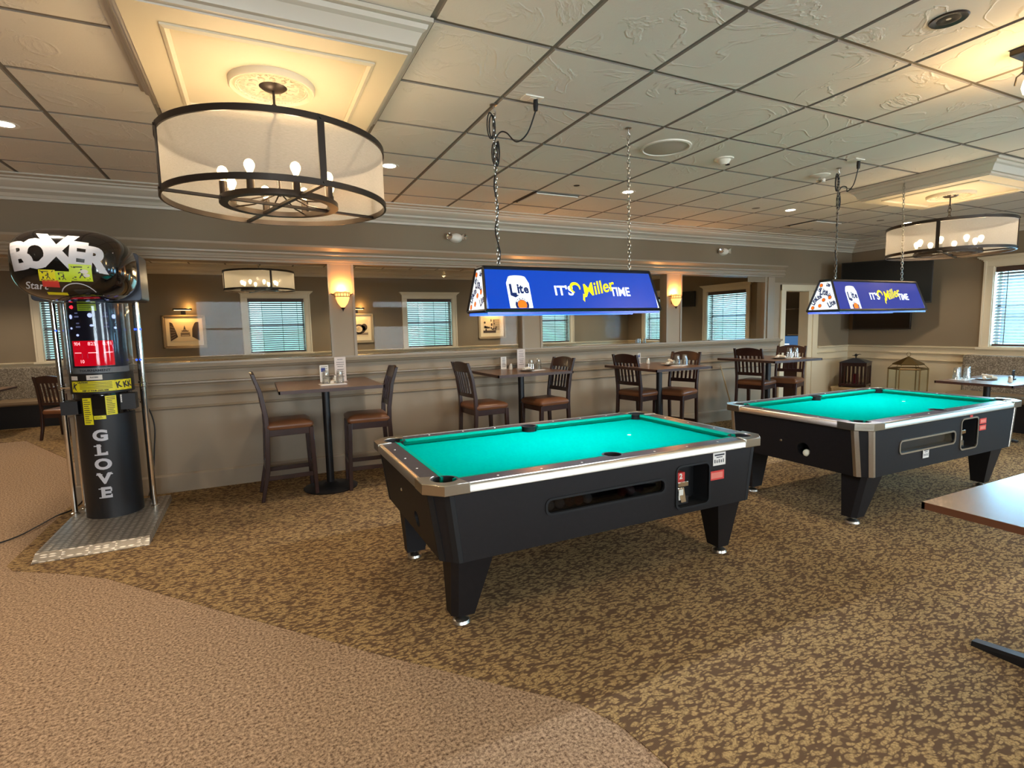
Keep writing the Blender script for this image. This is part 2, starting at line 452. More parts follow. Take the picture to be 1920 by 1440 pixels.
# ------------------------------------------------------------------ geometry helpers
class MB:
    def __init__(self, *mats):
        self.v = []; self.f = []; self.mi = []; self.mats = list(mats)

    def add(self, vs, fs, mi=0):
        b = len(self.v)
        self.v += [tuple(p) for p in vs]
        for f in fs:
            self.f.append(tuple(b + i for i in f)); self.mi.append(mi)
        return self

    def box(self, x0, x1, y0, y1, z0, z1, mi=0):
        vs = [(x0, y0, z0), (x1, y0, z0), (x1, y1, z0), (x0, y1, z0), (x0, y0, z1), (x1, y0, z1), (x1, y1, z1), (x0, y1, z1)]
        return self.add(vs, [(3, 2, 1, 0), (4, 5, 6, 7), (0, 1, 5, 4), (1, 2, 6, 5), (2, 3, 7, 6), (3, 0, 4, 7)], mi)

    def hexa(self, lo, hi, mi=0):
        """lo, hi: four points each, counter-clockwise seen from above"""
        return self.add(list(lo) + list(hi), [(3, 2, 1, 0), (4, 5, 6, 7), (0, 1, 5, 4), (1, 2, 6, 5), (2, 3, 7, 6), (3, 0, 4, 7)], mi)

    def loft(self, rings, mi=0, cap=True, closed=True):
        n = len(rings[0]); b = []
        vs = [p for r in rings for p in r]
        fs = []
        for k in range(len(rings) - 1):
            for i in range(n if closed else n - 1):
                j = (i + 1) % n
                fs.append((k * n + i, k * n + j, (k + 1) * n + j, (k + 1) * n + i))
        if cap:
            fs.append(tuple(reversed(range(n))))
            fs.append(tuple((len(rings) - 1) * n + i for i in range(n)))
        return self.add(vs, fs, mi)

    def prism(self, poly, z0, z1, mi=0, poly2=None):
        p2 = poly2 or poly
        return self.loft([[(x, y, z0) for x, y in poly], [(x, y, z1) for x, y in p2]], mi)

    def lathe(self, prof, c=(0, 0, 0), seg=24, mi=0, cap=False, a0=0, a1=2 * PI):
        full = abs(a1 - a0 - 2 * PI) < 1e-6
        n = seg if full else seg + 1
        rings = []
        for r, z in prof:
            rings.append([(c[0] + r * math.cos(a0 + (a1 - a0) * i / seg), c[1] + r * math.sin(a0 + (a1 - a0) * i / seg), c[2] + z) for i in range(n)])
        return self.loft(rings, mi, cap, full)

    def tube(self, p0, p1, r, seg=10, mi=0, r1=None):
        return self.path([p0, p1], r, seg, mi, r1=r1)

    def path(self, pts, r, seg=8, mi=0, r1=None, cap=True):
        pts = [Vector(p) for p in pts]
        rings = []
        t0 = (pts[1] - pts[0]).normalized()
        up = Vector((0, 0, 1)) if abs(t0.z) < 0.9 else Vector((1, 0, 0))
        u = t0.cross(up).normalized()
        for k, p in enumerate(pts):
            if k == 0: t = pts[1] - pts[0]
            elif k == len(pts) - 1: t = pts[-1] - pts[-2]
            else: t = (pts[k + 1] - pts[k]).normalized() + (pts[k] - pts[k - 1]).normalized()
            t.normalize()
            u = (u - t * u.dot(t))
            if u.length < 1e-5:
                u = t.orthogonal()
            u.normalize()
            w = t.cross(u)
            rr = r if r1 is None else r + (r1 - r) * k / (len(pts) - 1)
            rings.append([tuple(p + (u * math.cos(2 * PI * i / seg) + w * math.sin(2 * PI * i / seg)) * rr) for i in range(seg)])
        return self.loft(rings, mi, cap)

    def smooth_path(self, pts, r, seg=8, mi=0, sub=6):
        out = []
        P = [Vector(p) for p in pts]
        for k in range(len(P) - 1):
            p0, p1, p2, p3 = P[max(k - 1, 0)], P[k], P[k + 1], P[min(k + 2, len(P) - 1)]
            for j in range(sub):
                u = j / sub
                out.append(.5 * ((2 * p1) + (p2 - p0) * u + (2 * p0 - 5 * p1 + 4 * p2 - p3) * u * u + (3 * p1 - p0 - 3 * p2 + p3) * u ** 3))
        out.append(P[-1])
        return self.path(out, r, seg, mi)

    def torus(self, c, ax_u, ax_v, ru, rv, r, seg=12, sec=6, mi=0):
        c = Vector(c); U = Vector(ax_u); V = Vector(ax_v); Wn = U.cross(V).normalized()
        rings = []
        for i in range(seg):
            a = 2 * PI * i / seg
            p = c + U * (ru * math.cos(a)) + V * (rv * math.sin(a))
            nrm = (U * math.cos(a) + V * math.sin(a)).normalized()
            rings.append([tuple(p + (nrm * math.cos(2 * PI * k / sec) + Wn * math.sin(2 * PI * k / sec)) * r) for k in range(sec)])
        vs = [p for r_ in rings for p in r_]
        fs = []
        for i in range(seg):
            j = (i + 1) % seg
            for k in range(sec):
                q = (k + 1) % sec
                fs.append((i * sec + k, i * sec + q, j * sec + q, j * sec + k))
        return self.add(vs, fs, mi)

    def ringbox(self, c, r0, r1, z0, z1, seg=48, mi=0):
        """flat band ring (rectangular section)"""
        return self.lathe_closed([(r0, z0), (r1, z0), (r1, z1), (r0, z1)], c, seg, mi)

    def lathe_closed(self, prof, c, seg=48, mi=0):
        n = len(prof); vs = []; fs = []
        for i in range(seg):
            a = 2 * PI * i / seg
            for r, z in prof:
                vs.append((c[0] + r * math.cos(a), c[1] + r * math.sin(a), c[2] + z))
        for i in range(seg):
            j = (i + 1) % seg
            for k in range(n):
                q = (k + 1) % n
                fs.append((i * n + k, j * n + k, j * n + q, i * n + q))
        return self.add(vs, fs, mi)

    def ex(self, axis, prof, a0, a1, mi=0):
        """extrude a closed profile; axis 'x': prof (y,z); axis 'y': prof (x,z)"""
        if axis == 'x':
            rings = [[(a, p, q) for p, q in prof] for a in (a0, a1)]
        else:
            rings = [[(p, a, q) for p, q in prof] for a in (a0, a1)]
        return self.loft(rings, mi)

    def build(self, name, parent=None, bevel=0, angle=32, seg=2, smooth=True, sub=0):
        me = bpy.data.meshes.new(name)
        me.from_pydata(self.v, [], self.f)
        for mt in self.mats:
            me.materials.append(mt)
        for p, i in zip(me.polygons, self.mi):
            p.material_index = min(i, max(0, len(self.mats) - 1))
        bm = bmesh.new(); bm.from_mesh(me)
        bmesh.ops.recalc_face_normals(bm, faces=bm.faces)
        bm.to_mesh(me); bm.free()
        if smooth:
            for p in me.polygons:
                p.use_smooth = True
            me.set_sharp_from_angle(angle=math.radians(angle))
        me.update()
        o = bpy.data.objects.new(name, me); COL.objects.link(o)
        if parent is not None:
            o.parent = parent
        if bevel:
            b = o.modifiers.new('bevel', 'BEVEL'); b.width = bevel; b.segments = seg
            b.limit_method = 'ANGLE'; b.angle_limit = math.radians(40); b.harden_normals = False
        return o


def boolean(o, cutters, op='DIFFERENCE'):
    for c in cutters:
        c.parent = o.parent
        md = o.modifiers.new('cut', 'BOOLEAN'); md.object = c; md.operation = op; md.solver = 'EXACT'
    bpy.context.view_layer.update()
    dg = bpy.context.evaluated_depsgraph_get()
    me = bpy.data.meshes.new_from_object(o.evaluated_get(dg))
    o.modifiers.clear()
    old = o.data; o.data = me
    me.name = old.name + '_cut'
    for p in me.polygons: p.use_smooth = True
    me.set_sharp_from_angle(angle=math.radians(30))
    for c in cutters:
        bpy.data.objects.remove(c)
    return o


def tag(o, label=None, cat=None, group=None, kind=None):
    if label: o['label'] = label
    if cat: o['category'] = cat
    if group: o['group'] = group
    if kind: o['kind'] = kind
    return o


def thing(name, label, cat, loc=(0, 0, 0), rz=0, group=None):
    o = bpy.data.objects.new(name, None); COL.objects.link(o)
    o.empty_display_size = 0.1
    o.location = loc; o.rotation_euler = (0, 0, rz)
    return tag(o, label, cat, group)


def struct(o):
    o['kind'] = 'structure'
    return o


def kids(o):
    return [c for c in bpy.data.objects if c.parent == o]


def copy_tree(o, parent=None):
    c = o.copy(); COL.objects.link(c)
    c.parent = parent
    for ch in kids(o):
        copy_tree(ch, c)
    return c


_tc = {}


def text2d(s, size=1.0, offset=0.0, shear=0.0, ax='CENTER', space=1.0, res=3):
    """text as flat verts/faces"""
    key = (s, size, offset, shear, ax, space, res)
    if key in _tc:
        return _tc[key]
    cu = bpy.data.curves.new('txt', 'FONT')
    cu.body = s; cu.size = size; cu.offset = offset; cu.shear = shear
    cu.align_x = ax; cu.align_y = 'CENTER'; cu.space_character = space
    cu.resolution_u = res; cu.fill_mode = 'FRONT'
    o = bpy.data.objects.new('txt', cu); COL.objects.link(o)
    bpy.context.view_layer.update()
    dg = bpy.context.evaluated_depsgraph_get()
    me = bpy.data.meshes.new_from_object(o.evaluated_get(dg))
    vs = [(v.co.x, v.co.y) for v in me.vertices]; fs = [tuple(p.vertices) for p in me.polygons]
    bpy.data.objects.remove(o); bpy.data.curves.remove(cu); bpy.data.meshes.remove(me)
    _tc[key] = (vs, fs)
    return vs, fs


def refine(vs, fs, maxlen):
    bm = bmesh.new()
    bv = [bm.verts.new((x, y, 0)) for x, y in vs]
    for f in fs:
        try: bm.faces.new([bv[i] for i in f])
        except ValueError: pass
    bmesh.ops.triangulate(bm, faces=bm.faces)
    for _ in range(5):
        es = [e for e in bm.edges if e.calc_length() > maxlen]
        if not es: break
        bmesh.ops.subdivide_edges(bm, edges=es, cuts=1)
        bmesh.ops.triangulate(bm, faces=bm.faces)
    bm.verts.index_update()
    out = [(v.co.x, v.co.y) for v in bm.verts]; of = [tuple(v.index for v in f.verts) for f in bm.faces]
    bm.free()
    return out, of


def rect2(x0, x1, y0, y1):
    return [(x0, y0), (x1, y0), (x1, y1), (x0, y1)], [(0, 1, 2, 3)]


def disc2(cx, cy, r, n=20, r2=None):
    r2 = r2 or r
    return [(cx + r * math.cos(2 * PI * i / n), cy + r2 * math.sin(2 * PI * i / n)) for i in range(n)], [tuple(range(n))]


def stamp(mb, shape, fn, mi=0, dx=0, dy=0, rot=0, sx=1, sy=1, fine=None):
    """put a flat 2d shape on a surface given by fn(u, v)"""
    vs, fs = shape
    if fine: vs, fs = refine(vs, fs, fine)
    c, s = math.cos(rot), math.sin(rot)
    out = []
    for x, y in vs:
        x *= sx; y *= sy
        out.append(tuple(fn(dx + x * c - y * s, dy + x * s + y * c)))
    mb.add(out, fs, mi)


def plane_fn(o, u, v, off=0.0):
    o = Vector(o); u = Vector(u); v = Vector(v); nn = u.cross(v).normalized() * off
    return lambda a, b: o + u * a + v * b + nn

# ================================================================== SETTING
XL, XR, YB, YN = -6.7, 9.56, -3.5, 12.3      # room limits
PY0, PY1 = 6.03, 6.18                         # partition faces

# floor: one slab of plain carpet, patterned carpet inlaid where the photo shows it
fb = MB(M_PLAIN); fb.box(XL, XR, YB, YN, -0.1, 0)
struct(fb.build('floor', smooth=False))
pat = [(1.20, YB), (XR, YB), (XR, YN), (XL, YN), (XL, 10.35), (-3.2, 10.25), (-1.62, 7.2), (-1.62, 4.62), (-1.55, 4.50), (-1.22, 4.28), (-0.955, 4.063),
       (-0.229, 3.211), (0.411, 2.468), (0.721, 2.129), (0.93, 1.90), (1.03, 1.80), (1.10, 1.72), (1.17, 1.56), (1.20, 1.35)]
fb = MB(M_CARPET); fb.prism(pat, -0.01, 0.004)
struct(fb.build('floor', smooth=False))

# ceiling: tegular tiles in a two-foot grid
cb = MB(M_TILE, M_TBAR)
g0x, g0y, gs = 0.785, 1.758, 0.6096
i0, i1 = int(math.floor((XL - g0x) / gs)), int(math.ceil((XR - g0x) / gs))
j0, j1 = int(math.floor((YB - g0y) / gs)), int(math.ceil((YN - g0y) / gs))
for i in range(i0, i1):
    for j in range(j0, j1):
        x0, x1 = g0x + i * gs + 0.010, g0x + (i + 1) * gs - 0.010
        y0, y1 = g0y + j * gs + 0.010, g0y + (j + 1) * gs - 0.010
        x0, x1 = max(x0, XL), min(x1, XR); y0, y1 = max(y0, YB), min(y1, YN)
        if x1 - x0 < .02 or y1 - y0 < .02: continue
        b = 0.005
        cb.add([(x0, y0, H + .008), (x1, y0, H + .008), (x1, y1, H + .008), (x0, y1, H + .008),
                (x0 + b, y0 + b, H), (x1 - b, y0 + b, H), (x1 - b, y1 - b, H), (x0 + b, y1 - b, H)],
               [(4, 5, 6, 7)], 0)
        cb.add([(x0, y0, H + .008), (x1, y0, H + .008), (x1, y1, H + .008), (x0, y1, H + .008),
                (x0 + b, y0 + b, H), (x1 - b, y0 + b, H), (x1 - b, y1 - b, H), (x0 + b, y1 - b, H)],
               [(0, 1, 5, 4), (1, 2, 6, 5), (2, 3, 7, 6), (3, 0, 4, 7)], 1)
cb.box(XL, XR, YB, YN, H + .008, H + .08, 1)
struct(cb.build('ceiling', smooth=False))

CROWN = [(0, -.176), (.03, -.176), (.034, -.152), (.045, -.150), (.062, -.125), (.10, -.105), (.104, -.088), (.13, -.075), (.165, -.045), (.17, -.03), (.20, -.026), (.205, -.014), (.27, -.012), (.27, 0), (0, 0)]


def run(axis, wall, sg, a0, a1, prof, z, name, m):
    b = MB(m)
    b.ex(axis, [(wall + sg * d, z + h) for d, h in prof], a0, a1)
    return struct(b.build(name, angle=20))


def wall_run(axis, pos, t, a0, a1, ztop, holes, m, name):
    """a wall with rectangular holes [(a, b, z0, z1)]; pos..pos+t thick"""
    b = MB(m)

    def bx(p, q, z0, z1):
        if q - p < 1e-4 or z1 - z0 < 1e-4: return
        if axis == 'x': b.box(p, q, min(pos, pos + t), max(pos, pos + t), z0, z1)
        else: b.box(min(pos, pos + t), max(pos, pos + t), p, q, z0, z1)
    cur = a0
    for (p, q, z0, z1) in sorted(holes):
        bx(cur, p, 0, ztop); bx(p, q, 0, z0); bx(p, q, z1, ztop); cur = q
    bx(cur, a1, 0, ztop)
    return struct(b.build(name, smooth=False))


WZ0, WZ1, WH = 1.10, 2.25, 0.55
NWIN = [-6.2, -2.89, 0.44, 3.76, 7.08]
EWIN = [11.0, 8.8, 3.43, 1.23, -0.97]
SWIN = [-0.55, 3.9, 7.9]
wall_run('x', YN, 0.22, XL - .2, XR + .22, H + .1, [(c - WH, c + WH, WZ0, WZ1) for c in NWIN], M_WALL, 'wall_north')
wall_run('y', XR, 0.22, YB, YN, H + .1, [(c - WH, c + WH, WZ0, WZ1) for c in EWIN], M_WALL, 'wall_east')
wall_run('x', YB, -0.2, XL - .2, XR + .22, H + .1, [(c - .8, c + .8, .9, 2.4) for c in SWIN], M_WALL, 'wall_south')
wall_run('y', XL, -0.2, YB, YN, H + .1, [], M_WALL, 'wall_west')

# partition with four glazed openings, a doorway right, an open passage left
PX = [(-1.31, .75), (.99, 3.05), (3.31, 5.38), (5.64, 7.40)]
OZ0, OZ1 = 1.265, 2.245
b = MB(M_PART)
b.box(-1.56, 7.86, PY0, PY1, 0, 1.17)
for x0, x1 in ((-1.56, -1.31), (.75, .99), (3.05, 3.31), (5.38, 5.64), (7.40, 7.86)):
    b.box(x0, x1, PY0, PY1, 1.17, OZ1 + .01)
b.box(XL, 7.86, PY0, PY1, OZ1, H + .05)
b.box(7.86, 8.47, PY0, PY1, 2.035, H + .05)
b.box(8.47, XR, PY0, PY1, 0, H + .05)
struct(b.build('wall_partition', smooth=False))
# upper wall paint band above the header is the darker taupe
b = MB(M_WALL); b.box(XL, 7.0, PY0 - .006, PY0, 2.43, H); b.box(7.0, XR, PY0 - .006, PY0, 2.16, H); b.box(8.70, XR - .001, PY0 - .006, PY0, 1.09, 2.2)
struct(b.build('wall_partition', smooth=False))
# header mouldings
HD = [(0, 0), (.03, 0), (.034, .02), (.05, .025), (.055, .045), (.04, .05), (.045, .07), (.06, .085), (.062, .10), (.05, .11), (.075, .135), (.095, .155), (.10, .175), (.03, .185), (0, .185)]
run('x', PY0, -1, XL, 7.80, HD, OZ1, 'trim_header', M_TRIMT)
run('x', PY1, 1, XL, 7.80, HD, OZ1, 'trim_header', M_TRIMT)
# ledge and moulded band under the glass
LD = [(0, 0), (.018, 0), (.02, .02), (.035, .035), (.04, .05), (.07, .055), (.075, .085), (0, .085)]
run('x', PY0, -1, -1.58, 7.76, LD, 1.165, 'trim_ledge', M_TRIMT)
run('x', PY1, 1, -1.58, 7.76, LD, 1.165, 'trim_ledge', M_TRIMT)
b = MB(M_TRIMT); b.box(-1.56, 7.76, PY0 - .02, PY1 + .02, 1.25, 1.268)
struct(b.build('trim_sill'))
run('x', PY0, -1, -1.57, 7.76, [(0, 0), (.03, 0), (.035, .02), (.05, .03), (.05, .045), (0, .05)], 1.035, 'trim_rail', M_TRIMT)
run('x', PY0, -1, -1.57, 7.76, [(0, 0), (.016, .006), (.026, .02), (.012, .035), (0, .04)], 0.925, 'trim_rail', M_TRIMT)
run('x', PY0, -1, -1.57, 7.76, [(0, 0), (.012, .004), (.02, .014), (.010, .026), (0, .03)], 0.815, 'trim_rail', M_TRIMT)
run('x', PY0, -1, -1.57, 7.76, [(0, 0), (.016, 0), (.016, .165), (.008, .18), (0, .185)], 0, 'baseboard_partition', M_PART)
# casing beads around each opening
for k, (x0, x1) in enumerate(PX):
    b = MB(M_TRIMT)
    for x in (x0, x1):
        b.box(x - .014, x + .014, PY0 - .012, PY0 + .03, OZ0, OZ1)
    struct(b.build('trim_opening'))
    g = MB(M_GLASS); g.box(x0 + .002, x1 - .002, PY0 + .07, PY0 + .078, OZ0, OZ1)
    g.mats = [M_GLASS]
    struct(g.build('window_%d' % (21 + k), smooth=False))
b = MB(M_TRIMT); b.box(7.45, 7.60, PY0 - .02, PY0, OZ0, OZ1)
struct(b.build('trim_opening', bevel=.006))

# crowns
run('x', PY0, -1, XL, XR, CROWN, H, 'trim_crown', M_CROWN)
run('x', PY1, 1, XL, XR, CROWN, H, 'trim_crown', M_CROWN)
run('x', YN, -1, XL, XR, CROWN, H, 'trim_crown', M_CROWN)
run('y', XR, -1, YB, PY0, CROWN, H, 'trim_crown', M_CROWN)
run('y', XR, -1, PY1, YN, CROWN, H, 'trim_crown', M_CROWN)
# cream wainscot on the outer walls
RAIL = [(0, 0), (.02, 0), (.022, .02), (.05, .03), (.055, .05), (0, .055)]
RAIL2 = [(0, 0), (.02, .004), (.03, .02), (0, .026)]
DADO = [(0, 0), (.012, 0), (.012, 1.045), (0, 1.045)]
BASE = [(0, 0), (.028, 0), (.028, .13), (.014, .15), (0, .15)]


def wainscot(axis, wall, sg, a0, a1):
    run(axis, wall, sg, a0, a1, DADO, 0, 'trim_wainscot', M_CREAM)
    run(axis, wall, sg, a0, a1, RAIL, 1.045, 'trim_rail', M_CREAM)
    run(axis, wall, sg, a0, a1, [(p + .012, q) for p, q in RAIL2], .965, 'trim_rail', M_CREAM)
    run(axis, wall, sg, a0, a1, [(p + .008, q) for p, q in RAIL2], .855, 'trim_rail', M_CREAM)
    run(axis, wall, sg, a0, a1, BASE, 0, 'baseboard_cream', M_CREAM)


wainscot('x', YN, -1, XL, XR)
wainscot('y', XR, -1, YB, PY0)
wainscot('y', XR, -1, PY1, YN)
wainscot('x', PY0, -1, 8.69, XR)

# doorway in the partition
d = MB(M_CREAM)
d.box(7.755, 7.865, PY0 - .03, PY0, 0, 2.13); d.box(8.465, 8.69, PY0 - .012, PY0, 0, 2.13); d.box(8.56, 8.69, PY0 - .03, PY0, 0, 2.13)
d.box(7.755, 8.69, PY0 - .035, PY0, 2.035, 2.13)
d.box(7.855, 7.875, PY0 - .01, PY1 + .02, 0, 2.04); d.box(8.455, 8.475, PY0 - .01, PY1 + .02, 0, 2.04)
d.box(7.865, 8.465, PY0 - .01, PY1 + .02, 2.025, 2.045)
struct(d.build('door_1', bevel=.004))
d = MB(M_UNLITWALL); d.box(XR - .02, XR - .001, PY1 + .2, 7.85, 1.11, H - .18)  # dark sheet over the wall, painting the shade behind the doorway
struct(d.build('wall_shade_panel', smooth=False))


# windows: casing, sashes, blind
def window(axis, wall, sg, c, n, blind=True, zb=WZ0, zt=WZ1, hw=WH):
    """axis: direction along the wall; sg: towards the room"""
    def T(a, dpt, z):
        return (a, wall + sg * dpt, z) if axis == 'x' else (wall + sg * dpt, a, z)

    def bx(mb, a0, a1, d0, d1, z0, z1, mi=0):
        p = T(a0, d0, z0); q = T(a1, d1, z1)
        mb.box(min(p[0], q[0]), max(p[0], q[0]), min(p[1], q[1]), max(p[1], q[1]), z0, z1, mi)
    w = MB(M_SILL)
    cw = .115
    bx(w, c - hw - cw, c - hw, 0, .025, zb - .0, zt + .10); bx(w, c + hw, c + hw + cw, 0, .025, zb - .0, zt + .10)
    bx(w, c - hw - cw, c - hw - cw + .03, .025, .036, zb, zt + .10); bx(w, c + hw + cw - .03, c + hw + cw, .025, .036, zb, zt + .10)
    bx(w, c - hw - cw, c + hw + cw, 0, .028, zt, zt + .10)
    # crown on the head
    for k, (dd, z0, z1) in enumerate(((.035, .075, .095), (.05, .095, .11), (.07, .11, .128), (.085, .128, .142))):
        bx(w, c - hw - cw - dd + .02, c + hw + cw + dd - .02, 0, dd, zt + z0, zt + z1)
    bx(w, c - hw - cw - .03, c + hw + cw + .03, 0, .06, zb - .035, zb)
    # reveal
    bx(w, c - hw - .005, c - hw + .012, -.2, .01, zb, zt); bx(w, c + hw - .012, c + hw + .005, -.2, .01, zb, zt)
    bx(w, c - hw, c + hw, -.2, .01, zt - .012, zt + .005); bx(w, c - hw, c + hw, -.2, .01, zb - .005, zb + .012)
    o = struct(w.build('window_%d' % n, bevel=.003))
    f = MB(M_WHITE)
    zm = (zb + zt) / 2
    for (a0, a1, z0, z1) in ((c - hw, c - hw + .045, zb, zt), (c + hw - .045, c + hw, zb, zt), (c - hw, c + hw, zb, zb + .05), (c - hw, c + hw, zt - .05, zt), (c - hw, c + hw, zm - .02, zm + .02)):
        bx(f, a0, a1, -.17, -.13, z0, z1)
    f.build('sash', o)
    g = MB(M_GLASS); bx(g, c - hw + .04, c + hw - .04, -.152, -.148, zb + .04, zt - .04)
    g.build('pane', o, smooth=False)
    if blind:
        v = MB(M_BLIND); bx(v, c - hw + .012, c + hw - .012, -.075, -.005, zt - .085, zt - .015)
        v.build('valance', o, bevel=.004)
        s = MB(M_SLAT)
        z = zt - .11; k = 0
        tl = math.radians(31)
        while z > zb + .06:
            for (aa, bb) in ((c - hw + .02, c + hw - .02),):
                dx = .024 * math.cos(tl); dz = .024 * math.sin(tl)
                p = [T(aa, -.04 - dx, z + dz), T(bb, -.04 - dx, z + dz), T(bb, -.04 + dx, z - dz), T(aa, -.04 + dx, z - dz)]
                s.hexa([(x_, y_, z_ - .0015) for x_, y_, z_ in p], [(x_, y_, z_ + .0015) for x_, y_, z_ in p])
            z -= .0435; k += 1
        s.build('blind_slats', o, smooth=False)
        r = MB(M_BLIND); bx(r, c - hw + .02, c + hw - .02, -.065, -.02, zb + .015, zb + .045)
        for q in (-.28, .1, .4):
            bx(r, c + q - .004, c + q + .004, -.018, -.014, zb + .04, zt - .08)
        r.build('bottom_rail', o)
    return o


n = 1
for c in NWIN[1:]:
    window('x', YN, -1, c, n); n += 1
for c in EWIN:
    window('y', XR, -1, c, n); n += 1
for c in SWIN:
    window('x', YB, 1, c, n, False, .9, 2.4, .8); n += 1


# raised coffers with medallion
def coffer(cx, cy):
    b = MB(M_CROWN, M_COFFER)
    prof = [(.63, 0), (.63, -.018), (.612, -.022), (.606, -.04), (.59, -.05), (.575, -.075), (.566, -.098), (.552, -.102), (.55, -.118), (.536, -.122), (.535, -.128)]
    rings = []
    for h_, z_ in prof:
        rings.append([(cx - h_, cy - h_, H + z_), (cx + h_, cy - h_, H + z_), (cx + h_, cy + h_, H + z_), (cx - h_, cy + h_, H + z_)])
    b.loft(rings, 0, cap=False)
    zz = H - .128
    b.add([(cx - .535, cy - .535, zz), (cx + .535, cy - .535, zz), (cx + .535, cy + .535, zz), (cx - .535, cy + .535, zz)], [(0, 1, 2, 3)], 1)
    # applied frame moulding
    o_, i_ = .415, .385
    for k in range(4):
        a = k * PI / 2
        c_, s_ = math.cos(a), math.sin(a)
        rr = []
        for (off, dz) in ((o_, 0), (o_, -.008), ((o_ + i_) / 2, -.014), (i_, -.006), (i_, 0)):
            rr.append([(cx + c_ * off - s_ * off, cy + s_ * off + c_ * off, zz + dz), (cx + c_ * off + s_ * off, cy + s_ * off - c_ * off, zz + dz)])
        b.add([p for r in rr for p in r], [(2 * q, 2 * q + 1, 2 * q + 3, 2 * q + 2) for q in range(4)], 1)
    struct(b.build('trim_coffer', angle=25))
    m_ = MB(M_COFFER)
    m_.lathe([(.0, -.012), (.09, -.014), (.15, -.014), (.152, -.022), (.165, -.026), (.175, -.018), (.185, -.03), (.190, -.030), (.195, -.024), (.198, 0)], (cx, cy, zz), 64)
    rnd = random.Random(3)
    for k in range(28):
        a = 2 * PI * k / 28
        m_.torus((cx + .135 * math.cos(a), cy + .135 * math.sin(a), zz - .016), (math.cos(a), math.sin(a), 0), (-math.sin(a), math.cos(a), 0), .011, .009, .003, 8, 4)
    for k in range(60):
        a = 2 * PI * k / 60
        x_, y_ = cx + .158 * math.cos(a), cy + .158 * math.sin(a)
        m_.box(x_ - .003, x_ + .003, y_ - .003, y_ + .003, zz - .028, zz - .02)
    for k in range(12):
        a = 2 * PI * k / 12
        m_.path([(cx + r_ * math.cos(a + t_), cy + r_ * math.sin(a + t_), zz - .016) for r_, t_ in ((.075, 0), (.09, .1), (.105, .05), (.112, -.1), (.1, -.14))], .004, 4)
    struct(m_.build('trim_medallion', angle=40))


coffer(.157, 2.985)
coffer(6.30, 3.02)
coffer(.12, 9.4)

# ================================================================== POOL TABLES
def octo(hx, hy, c):
    return [(-hx + c, -hy), (hx - c, -hy), (hx, -hy + c), (hx, hy - c), (hx - c, hy), (-hx + c, hy), (-hx, hy - c), (-hx, -hy + c)]


def cyl_cut(x, y, z0, z1, r, seg=32):
    b = MB(M_HOLE); b.prism([(x + r * math.cos(2 * PI * i / seg), y + r * math.sin(2 * PI * i / seg)) for i in range(seg)], z0, z1)
    return b.build('cutter', smooth=False)


def rbox(u0, u1, v0, v1, r, n=5):
    pts = []
    for cx, cy, a in ((u1 - r, v0 + r, -PI / 2), (u1 - r, v1 - r, 0), (u0 + r, v1 - r, PI / 2), (u0 + r, v0 + r, PI)):
        for k in range(n + 1):
            t = a + PI / 2 * k / n
            pts.append((cx + r * math.cos(t), cy + r * math.sin(t)))
    return pts


